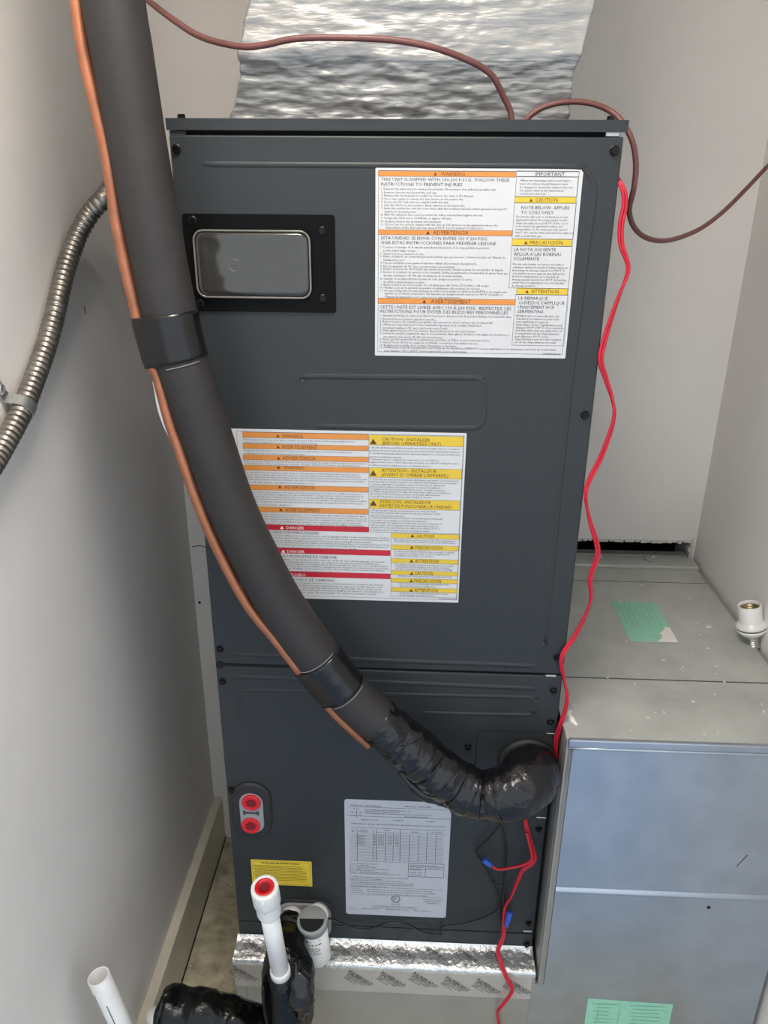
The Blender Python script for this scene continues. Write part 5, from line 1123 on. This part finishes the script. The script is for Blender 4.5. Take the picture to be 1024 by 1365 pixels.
# float switch
sb = Vector(SWITCH[1])
stp = Vector(SWITCH[0])
ax = (stp - sb).normalized()
L_ = (stp - sb).length
fs_ = thing('float_switch', 'white condensate float switch with a grey slotted cap', 'float switch', sb)
obj('body', lathe([(0.0215, -0.006), (0.0228, -0.002), (0.0228, L_ - 0.012)], sb, ax, 36), 'pvc', fs_, True)
obj('cap', lathe([(0.0230, L_ - 0.016), (0.0252, L_ - 0.015), (0.0255, L_ - 0.002), (0.0245, L_), (0.001, L_ + 0.0002)], sb, ax, 36), 'greyplastic', fs_, True)
nn = (Vector((1, 0, 0)) - ax * ax.x).normalized()
bb = ax.cross(nn)
if bb.y > 0:
    bb = -bb
bm = bmesh.new()
pts = [(-0.0205, -0.001), (0.0205, -0.001)] + [(0.0205 * math.cos(a), 0.0205 * math.sin(a)) for a in [math.pi * k / 14 for k in range(1, 14)]]
rings = []
for h in (L_ - 0.004, L_ + 0.0012):
    rings.append([sb + ax * h + nn * u + bb * v for u, v in pts])
skin(bm, rings, True)
obj('cap_notch', bm, 'dark', fs_)
bm = bmesh.new()
rnd = random.Random(21)
def cyl(u, v):
    a = u / 0.0229
    return sb + ax * v + (nn * math.sin(a) + bb * math.cos(a)) * 0.0231
words(bm, -0.016, 0.016, L_ - 0.030, 0.0052, 0, rnd, cyl)
words(bm, -0.014, 0.015, L_ - 0.040, 0.0032, 0, rnd, cyl)
for k in range(5):
    words(bm, -0.012, 0.013 - rnd.uniform(0, 0.006), L_ - 0.049 - k * 0.0048, 0.0018, 0, rnd, cyl)
obj('small_print', bm, 'ink', fs_)['kind'] = 'stuff'
obj('spout', lathe([(0.0195, 0.0), (0.0195, 0.050), (0.0165, 0.0505)], (-0.118, -0.006, 0.072), (0.0, -1.0, 0.85), 28), 'pvc', fs_, True)

# open plastic pipe at the far lower left
a, b_ = Vector(OPEN_PVC[0]), Vector(OPEN_PVC[1])
op = thing('open_plastic_pipe', 'open-ended white plastic pipe leaning by the left wall', 'pipe', b_)
L_ = (a - b_).length
obj('pipe', lathe([(0.0140, 0.0), (0.0168, 0.0), (0.0168, L_ - 0.0006), (0.0164, L_), (0.0144, L_), (0.0140, L_ - 0.0006), (0.0140, L_ - 0.20), (0.0001, L_ - 0.201)], b_, a - b_, 36, cap=False), 'pvc', op, True)
ax = (a - b_).normalized()
nn = (Vector((1, 0, 0)) - ax * ax.x).normalized()
bb = ax.cross(nn)
if bb.y > 0:
    bb = -bb
bm = bmesh.new()
rnd = random.Random(3)
def cyl2(u, v):
    t_ = math.radians(8) + v / 0.0168
    return b_ + ax * u + (nn * math.sin(t_) + bb * math.cos(t_)) * 0.0170
words(bm, L_ - 0.17, L_ - 0.045, 0.002, 0.0016, 0, rnd, cyl2)
words(bm, L_ - 0.14, L_ - 0.02, -0.012, 0.0022, 0, rnd, cyl2)
obj('pipe_print', bm, 'ink', op)['kind'] = 'stuff'
# white pipe piece between baseboard and black hose
lp = thing('loose_plastic_pipe', 'short white plastic pipe end beside the baseboard behind the black drain line', 'pipe', (-0.43, -0.1, ZF))
obj('pipe', tube([(-0.424, -0.028, -0.384), (-0.428, -0.030, -0.27), (-0.431, -0.034, -0.172)], lambda t, s: 0.0178 if t < 0.95 else 0.0178 - 0.004 * ((t - 0.95) / 0.05) ** 2, 28), 'pvc', lp, True)
bm = bmesh.new()
rnd = random.Random(31)
for k in range(5):
    rect_at(bm, -0.4345 + k * 0.0002, -0.212 + k * 0.0045, -0.4285, -0.2092 + k * 0.0045, -0.0524)
obj('pipe_print', bm, 'ink', lp)['kind'] = 'stuff'

# ================================================================ lamp socket on the duct edge
sk = thing('lamp_socket', 'white porcelain lamp socket leaning against the right wall on the duct edge', 'lamp socket', (0.655, 0.24, 0.50))
tp, bt = Vector((0.6440, 0.250, 0.5775)), Vector((0.6600, 0.243, 0.507))
ax = (tp - bt).normalized()
L_ = (tp - bt).length
obj('holder', lathe([(0.016, 0.012), (0.0235, 0.020), (0.0262, 0.024), (0.0262, 0.0262), (0.0240, 0.0264), (0.0240, 0.0296), (0.0268, 0.0298), (0.0270, 0.0335), (0.0245, 0.0375), (0.0205, 0.0395), (0.0198, 0.042), (0.0205, L_ - 0.001), (0.0200, L_), (0.0182, L_), (0.0176, L_ - 0.002), (0.0174, L_ - 0.020), (0.001, L_ - 0.0205)], bt, ax, 40), 'porcelain', sk, True)
obj('groove', lathe([(0.0243, 0.0262), (0.0243, 0.0298)], bt, ax, 40, cap=False), 'ink', sk)
thr = []
for k in range(25):
    thr.append((0.0163 + 0.0008 * math.sin(k * math.pi / 2.5), L_ - 0.019 + 0.0006 * k))
obj('screw_shell', lathe(thr, bt, ax, 36, cap=False), 'brass', sk, True)
thr = [(0.004, -0.016)]
for k in range(31):
    thr.append((0.0118 + 0.0010 * math.sin(k * math.pi / 2.5), -0.012 + 0.0008 * k))
obj('screw_base', lathe(thr, bt, ax, 32), 'zinc', sk, True)
